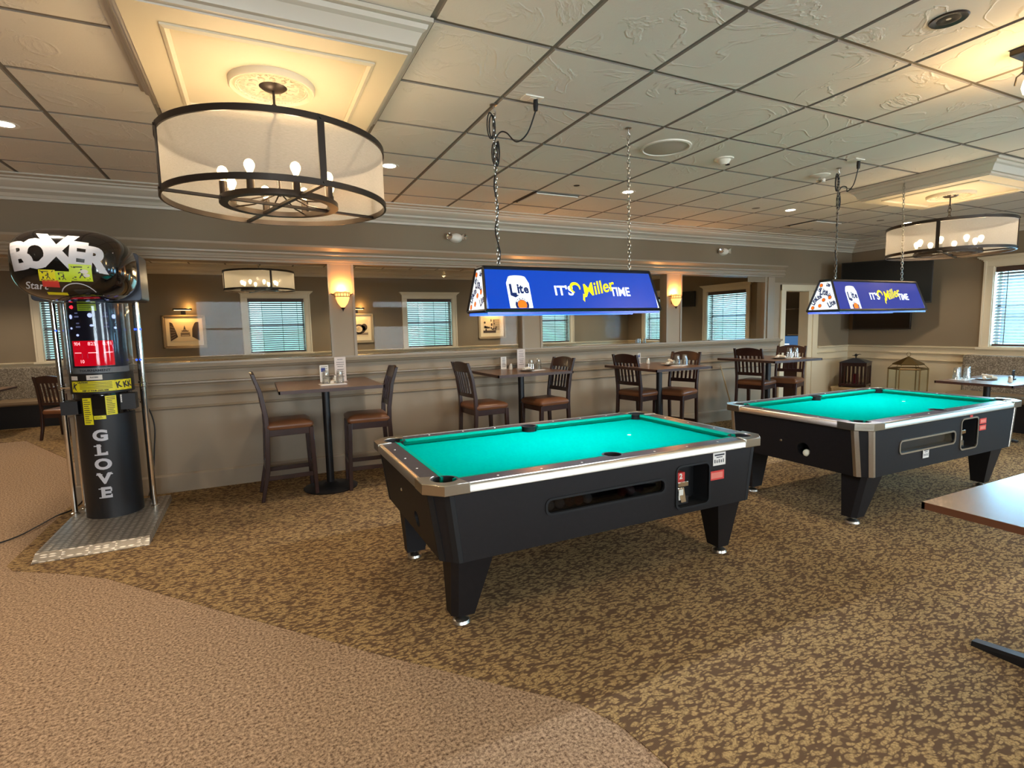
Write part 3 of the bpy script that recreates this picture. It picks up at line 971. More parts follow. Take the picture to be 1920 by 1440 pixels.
def pool_table(loc, label, v):
    t = thing('pool_table', label, 'pool table', loc, v.get('rz', 0), 'coin-operated pool tables')
    HX, HY, ZT = 1.135, .65, .80
    PK = [(sx * (HX - .125), sy * (HY - .125), .066) for sx in (-1, 1) for sy in (-1, 1)] + [(0, sy * (HY - .128), .056) for sy in (-1, 1)]
    # cabinet
    c = MB(M_CAB, M_CAB2, M_HOLE)
    lo, hi = octo(1.055, .622, .075), octo(1.105, .628, .085)
    c.loft([[(x, y, .40) for x, y in lo], [(x, y, .748) for x, y in hi]], 0)
    cab = c.build('cabinet', t, smooth=False)
    x0, x1, z0, z1 = v['slot']
    k = MB(M_HOLE); pr = rbox(x0, x1, z0, z1, min(.028, (z1 - z0) / 2 - .002))
    k.loft([[(a, -.70, b) for a, b in pr], [(a, -.56, b) for a, b in pr]]); cut1 = k.build('cutter', smooth=False)
    x0c, x1c, z0c, z1c = v['coin']
    k = MB(M_HOLE); pr2 = rbox(x0c, x1c, z0c, z1c, .03)
    k.loft([[(a, -.70, b) for a, b in pr2], [(a, -.50, b) for a, b in pr2]]); cut2 = k.build('cutter', smooth=False)
    yh, zh, rh = v['hole']
    k = MB(M_HOLE); ring = [(yh + rh * math.cos(2 * PI * i / 24), zh + rh * math.sin(2 * PI * i / 24)) for i in range(24)]
    k.loft([[(-1.2, a, b) for a, b in ring], [(-.98, a, b) for a, b in ring]]); cut3 = k.build('cutter', smooth=False)
    boolean(cab, [cut1, cut2, cut3])
    # corner strips on the four clipped corners
    for sx in (-1, 1):
        for sy in (-1, 1):
            s = MB(v['strip'], M_CAB)
            for side in (0, 1):
                # each strip runs down one edge of the clip
                def P(h, w, off):
                    f = (h - .40) / (.748 - .40)
                    hx = 1.055 + .05 * f + off; hy = .622 + .006 * f + off; cc = .075 + .01 * f
                    if side == 0: return (sx * (hx - cc - w), sy * hy, h) if w >= 0 else (sx * (hx - cc + (-w) * .7), sy * (hy + w * .7), h)
                    return (sx * hx, sy * (hy - cc - w), h) if w >= 0 else (sx * (hx + w * .7), sy * (hy - cc + (-w) * .7), h)
                for (wa, wb) in ((0, .022), (0, -.03)):
                    q = [P(.402, wa, .003), P(.402, wb, .003), P(.745, wb, .003), P(.745, wa, .003)]
                    q2 = [P(.402, wa, -.002), P(.402, wb, -.002), P(.745, wb, -.002), P(.745, wa, -.002)]
                    s.hexa(q, q2, 0)
            s.build('corner_trim', t, smooth=False)
    # bed
    b = MB(M_FELT); b.box(-1.06, 1.06, -.575, .575, .70, .762)
    bed = b.build('bed', t, smooth=False)
    boolean(bed, [cyl_cut(x, y, .5, .9, r) for x, y, r in PK])
    sp_ = MB(M_WHITE); sp_.lathe([(0, .0022), (.013, .0018), (.014, 0)], (.535, .01, .7621), 14); tag(sp_.build('foot_spot', t), 'small white spot on the felt')
    # rails
    r = MB(M_RAIL, M_WHITE)
    outer, inner = octo(HX - .016, HY - .016, .10), octo(HX - .118, HY - .118, .002)
    n = 8
    vs = [(x, y, .765) for x, y in outer] + [(x, y, ZT) for x, y in outer] + [(x, y, .765) for x, y in inner] + [(x, y, ZT) for x, y in inner]
    fs = []
    for i in range(n):
        j = (i + 1) % n
        fs += [(i, j, n + j, n + i), (n + i, n + j, 3 * n + j, 3 * n + i), (2 * n + j, 2 * n + i, 3 * n + i, 3 * n + j), (j, i, 2 * n + i, 2 * n + j)]
    r.add(vs, fs)
    rail = r.build('rail', t, smooth=False)
    boolean(rail, [cyl_cut(x, y, .7, .9, r_ + (.004 if x else .0)) for x, y, r_ in PK])
    def sight(x, y):
        sg = MB(M_WHITE); sg.lathe([(0, .0018), (.006, .0015), (.007, 0)], (x, y, ZT), 8); sg.build('rail_sight', t)
    for sy in (-1, 1):
        for x in (-.75, -.5, -.25, .25, .5, .75):
            sight(x, sy * (HY - .062))
    for sx in (-1, 1):
        for y in (-.25, 0, .25):
            sight(sx * (HX - .062), y)
    # cushions
    def cushion(p0, p1, nrm, e0, e1):
        cu = MB(M_FELT2)
        P0, P1, Nn = Vector(p0), Vector(p1), Vector(nrm)
        T_ = (P1 - P0).normalized()
        prof = [(0, .765), (0, .801), (.030, .797), (.036, .790), (.030, .781), (.014, .764)]
        rings = []
        for P_, s_, e_ in ((P0, 1, e0), (P1, -1, e1)):
            rings.append([tuple(P_ + Nn * dd + T_ * (s_ * e_ * dd / .036) + Vector((0, 0, z_))) for dd, z_ in prof])
        cu.loft(rings)
        cu.build('cushion', t, angle=50)
    yi, xi = HY - .118, HX - .118
    for sy in (-1, 1):
        for sx in (-1, 1):
            cushion((sx * .058, sy * yi, 0), (sx * (xi - .045), sy * yi, 0), (0, -sy, 0), .012, .038)
    for sx in (-1, 1):
        cushion((sx * xi, -(yi - .045), 0), (sx * xi, (yi - .045), 0), (-sx, 0, 0), .038, .038)
    # pocket liners
    for x, y, r_ in PK:
        q = MB(M_HOLE); q.lathe([(r_ + .006, .803 - .80), (r_ - .006, .004), (r_ - .008, -.02), (r_ - .01, -.10), (0, -.11)], (x, y, .797), 28)
        q.build('pocket', t)
    # metal corner castings
    for sx in (-1, 1):
        for sy in (-1, 1):
            a = MB(M_CAST)
            hx, hy, cc, w = HX + .003, HY + .003, .085, .215
            poly = [(hx - w, hy), (hx - cc, hy), (hx, hy - cc), (hx, hy - w), (hx - .122, hy - w + .03), (hx - .13, hy - .13), (hx - w + .03, hy - .122)]
            poly = [(sx * x, sy * y) for x, y in poly]
            if sx * sy < 0: poly.reverse()
            a.prism(poly, .752, ZT + .006)
            o = a.build('corner_casting', t, smooth=False)
            boolean(o, [cyl_cut(sx * (HX - .125), sy * (HY - .125), .7, .9, .070)])
            md = o.modifiers.new('bevel', 'BEVEL'); md.width = .006; md.segments = 2; md.limit_method = 'ANGLE'; md.angle_limit = math.radians(50)
    # metal edge trims
    def edge(p0, p1, nrm):
        e_ = MB(M_BRUSH)
        P0, P1, Nn = Vector(p0), Vector(p1), Vector(nrm)
        prof = [(-.022, ZT + .001), (-.004, ZT + .001), (.004, ZT - .008), (.006, .757), (0, .752), (-.022, .752)]
        e_.loft([[tuple(P_ + Nn * d_ + Vector((0, 0, z_))) for d_, z_ in prof] for P_ in (P0, P1)])
        e_.build('edge_trim', t, angle=50)
    for sy in (-1, 1): edge((-HX + .21, sy * (HY - .004), 0), (HX - .21, sy * (HY - .004), 0), (0, sy, 0))
    for sx in (-1, 1): edge((sx * (HX - .004), -HY + .21, 0), (sx * (HX - .004), HY - .21, 0), (sx, 0, 0))
    # legs with levellers
    for sx in (-1, 1):
        for sy in (-1, 1):
            l_ = MB(M_CAB)
            top = [(1.0, .58), (.775, .58), (.775, .40), (1.0, .40)]; bot = [(.985, .505), (.865, .505), (.865, .405), (.985, .405)]
            ch = .03
            def clip(p):
                (xa, ya), (xb, _), (_, yc), _ = p
                return [(xa - ch, ya), (xb, ya), (xb, yc), (xa, yc), (xa, ya - ch)]
            tp, bt = clip(top), clip(bot)
            l_.loft([[(sx * x, sy * y, .058) for x, y in bt], [(sx * x, sy * y, .41) for x, y in tp]])
            lg = l_.build('leg', t, smooth=False)
            f = MB(M_BRUSH); f.lathe([(0, 0), (.046, 0), (.050, .008), (.044, .022), (.020, .036), (.014, .040), (.014, .060), (0, .060)], (sx * .925, sy * .455, 0), 24)
            f.build('leveller', lg)
    # ball return window frame
    fr = MB(v['frame'])
    po, pi_ = rbox(x0 - .012, x1 + .012, z0 - .012, z1 + .012, .036), rbox(x0, x1, z0, z1, min(.028, (z1 - z0) / 2 - .002))
    nn = len(po)
    for (ya, yb) in ((-.632, -.624),):
        fr.add([(a, ya, b_) for a, b_ in po] + [(a, ya, b_) for a, b_ in pi_] + [(a, yb, b_) for a, b_ in po] + [(a, yb, b_) for a, b_ in pi_],
               [(i, (i + 1) % nn, nn + (i + 1) % nn, nn + i) for i in range(nn)] + [(i, (i + 1) % nn, 2 * nn + (i + 1) % nn, 2 * nn + i) for i in range(nn)]
               + [(nn + i, nn + (i + 1) % nn, 3 * nn + (i + 1) % nn, 3 * nn + i) for i in range(nn)])
    fr.build('ball_window_frame', t, smooth=False)
    w_ = MB(M_ACRYL if v['frame'] is M_BRUSH else M_SMOKE); w_.box(x0 + .001, x1 - .001, -.618, -.614, z0 + .001, z1 - .001)
    w_.build('ball_window', t, smooth=False)
    # tray and coin mechanism
    fr = MB(v['frame'])
    po, pi_ = rbox(x0c - .012, x1c + .012, z0c - .012, z1c + .012, .04), rbox(x0c, x1c, z0c, z1c, .03)
    nn = len(po)
    fr.add([(a, -.632, b_) for a, b_ in po] + [(a, -.632, b_) for a, b_ in pi_] + [(a, -.62, b_) for a, b_ in po] + [(a, -.62, b_) for a, b_ in pi_],
           [(i, (i + 1) % nn, nn + (i + 1) % nn, nn + i) for i in range(nn)] + [(i, (i + 1) % nn, 2 * nn + (i + 1) % nn, 2 * nn + i) for i in range(nn)]
           + [(nn + i, nn + (i + 1) % nn, 3 * nn + (i + 1) % nn, 3 * nn + i) for i in range(nn)])
    fr.build('coin_bay_frame', t, smooth=False)
    cm_ = MB(M_CHROME, M_BLACK, M_RED, M_WHITE)
    xc = x0c + .07
    cm_.box(xc - .045, xc + .045, -.60, -.50, z0c + .005, z0c + .055, 1)
    cm_.hexa([(xc - .02, -.61, z0c + .02), (xc + .02, -.61, z0c + .02), (xc + .03, -.52, z0c + .06), (xc - .02, -.52, z0c + .06)],
             [(xc - .04, -.60, z0c + .11), (xc + .01, -.60, z0c + .11), (xc + .02, -.52, z0c + .13), (xc - .03, -.52, z0c + .13)], 0)
    cm_.box(xc - .05, xc + .03, -.615, -.52, z0c + .12, z0c + .15, 0)
    cm_.box(xc - .035, xc + .0, -.605, -.60, z0c + .035, z0c + .10, 3)
    cm_.box(xc - .04, xc + .025, -.59, -.52, z0c + .15, z0c + .20, 2)
    q = plane_fn((xc - .008, -.5905, z0c + .176), (1, 0, 0), (0, 0, 1), .0008)
    stamp(cm_, text2d('2', .045, .002), q, 3)
    cm_.build('coin_mechanism', t, bevel=.002)
    # stickers
    sx0, sx1, sz0, sz1 = v['white']
    s = MB(M_PAPER, M_INK)
    s.box(sx0, sx1, -.6305, -.6285, sz0, sz1)
    q = plane_fn(((sx0 + sx1) / 2, -.6308, (sz0 + sz1) / 2), (1, 0, 0), (0, 0, 1), .0006)
    hh = (sz1 - sz0) / 2; ww = (sx1 - sx0) / 2
    stamp(s, rect2(-ww * .8, ww * .8, hh * .5, hh * .75), q, 1)
    stamp(s, rect2(-ww * .5, ww * .5, hh * .2, hh * .34), q, 1)
    for k_ in range(5):
        stamp(s, rect2(-ww * .8 + k_ * ww * .34, -ww * .8 + k_ * ww * .34 + ww * .15, -hh * .6, -hh * (.05 + .1 * (k_ % 2))), q, 1)
    tag(s.build('price_sticker', t, smooth=False), 'white printed sticker')
    for (rx0, rx1, rz0, rz1) in v['red']:
        s = MB(M_RED, M_REDL); s.box(rx0, rx1, -.6305, -.6285, rz0, rz1)
        s.box(rx0 + .012, rx1 - .012, -.6312, -.6304, rz0 + .010, rz1 - .010, 1)
        tag(s.build('warning_sticker', t, smooth=False), 'red sticker')
    # end details
    yk, zk = v['knob']
    k = MB(M_CHROME); k.lathe([(0, .008), (.007, .006), (.011, 0)], (0, 0, 0), 14)
    o = k.build('lock', t); f_ = (zk - .40) / .348
    o.location = (-(1.055 + .05 * f_), yk, zk); o.rotation_euler = (0, -PI / 2, 0)
    return t


t1 = pool_table((1.805, 2.985, 0), 'nearer pool table, all black sides, chrome corners and green felt',
                dict(slot=(-.49, .29, .565, .635), coin=(.39, .64, .445, .69), hole=(-.20, .505, .045), knob=(.07, .60), strip=M_HOLE, frame=M_HOLE,
                     white=(.672, .775, .665, .745), red=[(.645, .765, .575, .632)]))
t2 = pool_table((4.93, 2.885, 0), 'farther pool table by the lanterns with silver corner strips and silver-framed ball window',
                dict(slot=(-.68, .06, .545, .63), coin=(.155, .40, .475, .715), hole=(-.14, .525, .055), knob=(.06, .565), strip=M_BRUSH, frame=M_BRUSH,
                     white=(-.38, -.30, .47, .545), red=[(.425, .53, .655, .70), (.425, .53, .60, .645), (.27, .31, .725, .745)]))
# balls
def sphere(name, loc, r, m, label=None, cat=None):
    b = MB(m)
    b.lathe([(r * math.sin(PI * k / 12), -r * math.cos(PI * k / 12)) for k in range(13)], (0, 0, 0), 20)
    o = b.build(name); o.location = loc
    return tag(o, label, cat)


M_CUE = mat('cue_ball_resin', (238, 232, 206), 0.12)
sphere('billiard_ball', (4.93 - 1.055, 2.885 - .155, .525 - .055 + .0285), .0285, M_CUE, 'white cue ball sitting in the round end hole of the farther pool table', 'ball')
for k, (dx, cc) in enumerate(((-.455, (190, 182, 170)), (-.39, (176, 168, 160)), (-.33, (120, 40, 36)), (-.272, (140, 52, 40)), (-.214, (190, 186, 176)), (.02, (150, 60, 48)), (.078, (176, 130, 120)), (.14, (60, 30, 60)))):
    o = sphere('billiard_ball', (1.805 + dx, 2.985 - .582, .565 + .0286), .0285, mat('ball_%d' % k, cc, .15),
               ['pale ball at the left end of the nearer pool table ball window', 'pale ball second from left in the ball window', 'dark red ball behind the ball window, left group', 'brown red ball beside the dark red one behind the window',
                'off-white ball, last of the left group behind the window', 'brick red ball in the middle of the ball window', 'pinkish ball right of middle in the ball window', 'dark purple ball, rightmost behind the ball window'][k], 'ball')
    o['group'] = 'balls behind the ball window'

# ================================================================== POOL TABLE LAMPS
M_PBLUE = mat('blue_sign_panel', (0, 44, 150), 0.25, emit=((0, 84, 215), 0.30))
M_PBLUE2 = mat('paler_blue_sign_panel', (40, 50, 130), 0.2, emit=((50, 66, 170), 0.24))  # paler, greyer blue for the farther light's panels
M_SW = mat('sign_white', (240, 244, 246), 0.3, emit=((236, 246, 250), 0.5))
M_SY = mat('sign_yellow', (250, 224, 20), 0.3, emit=((255, 226, 20), 0.5))
M_SN = mat('sign_navy', (14, 36, 92), 0.3, emit=((18, 44, 110), 0.2))
M_SO = mat('sign_orange', (236, 110, 24), 0.3, emit=((240, 112, 22), 0.5))
M_SG = mat('sign_grey', (170, 172, 165), 0.3, emit=((180, 182, 170), 0.45))
M_SC = mat('sign_pale_steel', (214, 218, 206), 0.3, emit=((226, 228, 208), 0.6))


def chain(parent, p0, p1, name='chain', link=.034):
    p0, p1 = Vector(p0), Vector(p1)
    d = p1 - p0; n = max(2, int(d.length / (link * .74)))
    u = d.normalized(); a = u.orthogonal().normalized(); b_ = u.cross(a)
    mb = MB(M_CHAIN)
    for k in range(n):
        c = p0 + d * ((k + .5) / n)
        s = a if k % 2 else b_
        mb.torus(c, u, s, link * .5, link * .27, .0028, 10, 4)
    return mb.build(name, parent)


def pool_lamp(loc, label, blue, ch_top, plug, rz=0.0):
    L = thing('billiard_light', label, 'pool table light', loc, rz, 'hanging billiard lights')
    # local: centre of the bottom edge at z=0
    hb, ht, hw, hwt, zt = .66, .655, .15, .055, .262
    M = M_BLACK
    f = MB(M, blue)
    def bar(p, q, r=.008): f.path([p, q], r, 4)
    cb = [(-hb, -hw, 0), (hb, -hw, 0), (hb, hw, 0), (-hb, hw, 0)]; ctop = [(-ht + .02, -hwt, zt), (ht - .02, -hwt, zt), (ht - .02, hwt, zt), (-ht + .02, hwt, zt)]
    for k in range(4):
        bar(cb[k], cb[(k + 1) % 4], .010); bar(ctop[k], ctop[(k + 1) % 4], .010); bar(cb[k], ctop[k], .010)
    f.add([tuple(Vector(p) + Vector((0, 0, .002))) for p in ctop] + [tuple(Vector(p) + Vector((0, 0, .012))) for p in ctop], [(0, 1, 2, 3), (7, 6, 5, 4)])
    f.build('frame', L, smooth=False)
    sk = MB(blue)
    for sy in (-1, 1):
        sk.box(-hb + .01, hb - .01, sy * (hw - .004) - .002, sy * (hw - .004) + .002, -.026, -.008)
    tag(sk.build('lower_trim_strip', L, smooth=False), 'blue strip along the bottom edge')
    tb = MB(emis('tube_glow', (214, 226, 255), 5.0)); tb.tube((-.55, 0, .10), (.55, 0, .10), .013, 10); tb.build('fluorescent_tube', L)
    for k in range(3):
        d = bpy.data.lights.new('tube_light', 'AREA'); d.shape = 'RECTANGLE'; d.size = .38; d.size_y = .03; d.energy = 6; d.color = lin((228, 240, 255))[:3]
        o = bpy.data.objects.new('tube_light', d); COL.objects.link(o); o.parent = L; o.location = ((k - 1) * .4, 0, .082)
    # long panels
    for sy in (-1, 1):
        mb = MB(blue, M_SW, M_SY, M_SN, M_SO, M_SG, M_SC)
        Z = Vector((0, -hwt + hw, zt)); sl = Z.length
        vdir = Vector((0, sy * (hwt - hw), zt)) / sl
        udir = Vector((1, 0, 0)) * (-sy)
        org = Vector((0, sy * hw, 0))
        fn = plane_fn(org, udir, vdir, .0)
        p = [fn(-.64, .012), fn(.64, .012), fn(.635, sl - .012), fn(-.635, sl - .012)]
        nn = udir.cross(vdir).normalized()
        mb.hexa([tuple(q) for q in p], [tuple(q - nn * .003) for q in p], 0)
        f1 = plane_fn(org, udir, vdir, .0012); f2 = plane_fn(org, udir, vdir, .0022); f3 = plane_fn(org, udir, vdir, .003)
        # the can
        cx = -.42
        w = .078
        body = [(cx - w, .014), (cx + w, .014), (cx + w, .178), (cx + w * .80, .212), (cx - w * .80, .212), (cx - w, .178)]
        stamp(mb, (body, [tuple(range(6))]), f1, 1)
        stamp(mb, disc2(cx, .216, w * .80, 24, .013), f1, 5); stamp(mb, disc2(cx, .219, w * .72, 24, .010), f2, 6)
        # slanted foot of the lettering
        stamp(mb, ([(cx - .066, .098), (cx - .030, .082), (cx - .004, .098), (cx - .03, .103)], [(0, 1, 2, 3)]), f2, 3)
        stamp(mb, disc2(cx + .006, .034, .046, 28), lambda a, b_: f2(a, max(b_, .014)), 3)
        stamp(mb, disc2(cx + .006, .034, .031, 28), lambda a, b_: f3(a, max(b_, .014)), 4)
        wds = text2d('FINE PILSNER', .014, .0005)
        stamp(mb, wds, lambda a, b_: f3(cx + .006 + (.038 + b_) * math.sin(a / .038), .034 + (.038 + b_) * math.cos(a / .038)), 1, fine=.012)
        for q in range(5):
            stamp(mb, rect2(cx - .06, cx - .045, .03 + q * .012, .034 + q * .012), f2, 5, rot=0)
        # slogan and can lettering
        def fit(txt, u0, u1, v0, v1, f_, mi, off=.0025):
            vs_, fs_ = text2d(txt, .1, off)
            xs = [p[0] for p in vs_]; ys = [p[1] for p in vs_]
            k1 = (u1 - u0) / (max(xs) - min(xs)); k2 = (v1 - v0) / (max(ys) - min(ys))
            mb.add([tuple(f_(u0 + (x_ - min(xs)) * k1, v0 + (y_ - min(ys)) * k2)) for x_, y_ in vs_], fs_, mi)
        fit('L', cx - .062, cx - .018, .098, .172, f2, 3, .004); fit('it', cx - .010, cx + .032, .108, .172, f2, 3, .004); fit('e', cx + .034, cx + .068, .110, .152, f2, 3, .004)
        fit("IT'S", -.165, -.025, .098, .168, f1, 1)
        fit('TIME', .262, .425, .096, .160, f1, 1)
        stamp(mb, text2d('Miller', .125, .0018, .25), f2, 2, .168, .150, .20, .90, 1.0)
        sw = []
        for q in range(15):
            a = -.6 + q * 4.7 / 14
            sw.append((-.008 + .034 * math.cos(a + .3), .150 + .032 * math.sin(a + .3)))
        vs, fs = [], []
        for q, (a, b_) in enumerate(sw):
            wd = .004 + .006 * math.sin(PI * q / 14)
            dx, dy = a + .008, b_ - .150; ln = math.hypot(dx, dy)
            vs += [(a + dx / ln * wd, b_ + dy / ln * wd), (a - dx / ln * wd, b_ - dy / ln * wd)]
            if q: fs.append((2 * q - 2, 2 * q - 1, 2 * q + 1, 2 * q))
        stamp(mb, (vs, fs), f2, 2)
        stamp(mb, ([(.034, .068), (.046, .054), (.056, .105), (.044, .112)], [(0, 1, 2, 3)]), f2, 2)
        tag(mb.build('sign_panel', L, smooth=False), 'blue panel with a beer can and the slogan')
    # end panels
    for sx in (-1, 1):
        mb = MB(M_SW, M_SN, M_SO, M_SG)
        vv = Vector((sx * (ht - .02 - hb), 0, zt)); sl = vv.length; vv.normalize()
        uu = Vector((0, sx, 0)); org = Vector((sx * hb, 0, 0))
        fn = plane_fn(org, uu, vv, .0); nn = uu.cross(vv).normalized()
        def wv(v_): return hw + (hwt - hw) * v_ / sl
        p = [fn(-wv(.01) + .012, .01), fn(wv(.01) - .012, .01), fn(wv(sl) - .01, sl - .01), fn(-wv(sl) + .01, sl - .01)]
        mb.hexa([tuple(q) for q in p], [tuple(q - nn * .003) for q in p], 0)
        f1 = plane_fn(org, uu, vv, .0012); f2 = plane_fn(org, uu, vv, .002)
        for (a, b_, r_, s_) in ((-.088, .085, 1.1, .05), (-.005, .165, -.12, .062), (-.045, .19, .9, .03), (.075, .06, .55, .055), (.05, .13, -.9, .03), (-.05, .12, .5, .045), (.03, .225, -.3, .03)):
            stamp(mb, text2d('Lite', s_, .002), f1, 1, a, b_, r_, .8, 1.3)
        for (a, b_) in ((-.03, .045), (.0, .095), (.055, .115), (-.035, .225), (-.095, .028)):
            if abs(a) < wv(b_) - .03:
                stamp(mb, disc2(a, b_, .017, 20), f1, 1); stamp(mb, disc2(a, b_, .014, 20), f2, 2)
        for (a, b_, r_) in ((-.07, .05, .9), (.03, .03, -.4), (.09, .09, 1.1), (0, .13, .2), (-.02, .21, .6)):
            stamp(mb, rect2(-.03, .03, -.0012, .0012), f1, 3, a, b_, r_)
        tag(mb.build('end_panel', L, smooth=False), 'white end panel printed with many cans')
    top = zt + .012
    lx = .505
    Hl = H - loc[2]
    for s in (-1, 1):
        tx, ty = ch_top[0 if s < 0 else 1]
        hk = MB(M_CHAIN); hk.path([(s * lx, 0, top - .01), (s * lx, 0, top + .02)], .004, 6); hk.build('eye_bolt', L); hk = MB(M_CHAIN)
        hk.path([(tx, ty, Hl), (tx, ty, Hl - .03), (tx + .012, ty, Hl - .042), (tx + .012, ty, Hl - .058), (tx, ty, Hl - .066)], .0035, 6)
        hk.lathe([(0, 0), (.022, 0), (.022, -.004), (.006, -.008), (0, -.008)], (tx, ty, Hl), 14)
        hk.build('hook', L)
        chain(L, (s * lx, 0, top + .012), (tx, ty, Hl - .055))
    # power cord bundled at the top of the left chain
    tx, ty = ch_top[0]
    c = MB(M_CORD)
    rnd = random.Random(5)
    pts = []
    for k in range(15):
        f_ = k / 14
        x_ = -lx + (tx + lx) * f_; y_ = ty * f_; z_ = top + (Hl - .30 - top) * f_
        pts.append((x_ + .016 * math.sin(f_ * 15), y_ + .010 * math.cos(f_ * 13), z_))
    c.path(pts, .0045, 6)
    zc = Hl - .21
    for k, (rx_, rz_, dz, rot) in enumerate(((.022, .075, .085, .1), (.018, .068, .08, -.25), (.02, .065, -.075, .2), (.017, .07, -.08, -.3), (.012, .06, -.06, .5))):
        c.torus((tx + .012 * (k - 2), ty, zc + dz), (rx_ * 40 * math.cos(rot), rx_ * 40 * math.sin(rot), 0) and (math.cos(rot), math.sin(rot), 0), (0, 0, 1), rx_, rz_, .0045, 16, 6)
    px_, py_ = plug
    pts = [(tx, ty, zc), (tx + .035, ty - .01, zc + .05), (tx + .07, ty - .03, zc + .045), (tx + (px_ - tx) * .55, ty + (py_ - ty) * .5, zc - .02), (tx + (px_ - tx) * .8, ty + (py_ - ty) * .8, zc + .02), (px_, py_, Hl - .07)]
    # smooth the loop
    sm = []
    for k in range(len(pts) - 1):
        p0 = Vector(pts[max(k - 1, 0)]); p1 = Vector(pts[k]); p2 = Vector(pts[k + 1]); p3 = Vector(pts[min(k + 2, len(pts) - 1)])
        for j in range(5):
            u = j / 5
            sm.append(.5 * ((2 * p1) + (p2 - p0) * u + (2 * p0 - 5 * p1 + 4 * p2 - p3) * u * u + (3 * p1 - p0 - 3 * p2 + p3) * u ** 3))
    sm.append(Vector(pts[-1]))
    c.path(sm, .0045, 6)
    c.lathe([(0, .0), (.012, 0), (.015, .03), (.013, .065), (0, .065)], (px_, py_, Hl - .072), 10)
    c.build('power_cord', L)
    return L


pool_lamp((1.90, 3.08, 1.640), 'bright blue lit beer-sign light hanging over the nearer pool table', M_PBLUE, [(1.387 - 1.90, 0.0), (2.395 - 1.90, 0.0)], (1.58 - 1.90, 2.903 - 3.08))
pool_lamp((5.20, 3.10, 1.622), 'paler blue beer-sign light hanging over the farther pool table', M_PBLUE2, [(4.76 - 5.20, .05), (5.69 - 5.20, .02)], (4.68 - 5.20, 2.93 - 3.10))


def outlet(x, y, label):
    b = MB(M_WHITE); b.box(x - .06, x + .06, y - .04, y + .04, H - .007, H + .004)
    b.box(x - .02, x + .02, y - .025, y + .025, H - .010, H - .007)
    return tag(b.build('ceiling_outlet', bevel=.003), label, 'outlet', 'white outlets in the ceiling')


outlet(1.56, 2.91, 'white ceiling outlet with a black plug above the nearer pool light')
outlet(4.66, 2.94, 'white ceiling outlet with a black plug above the farther pool light')


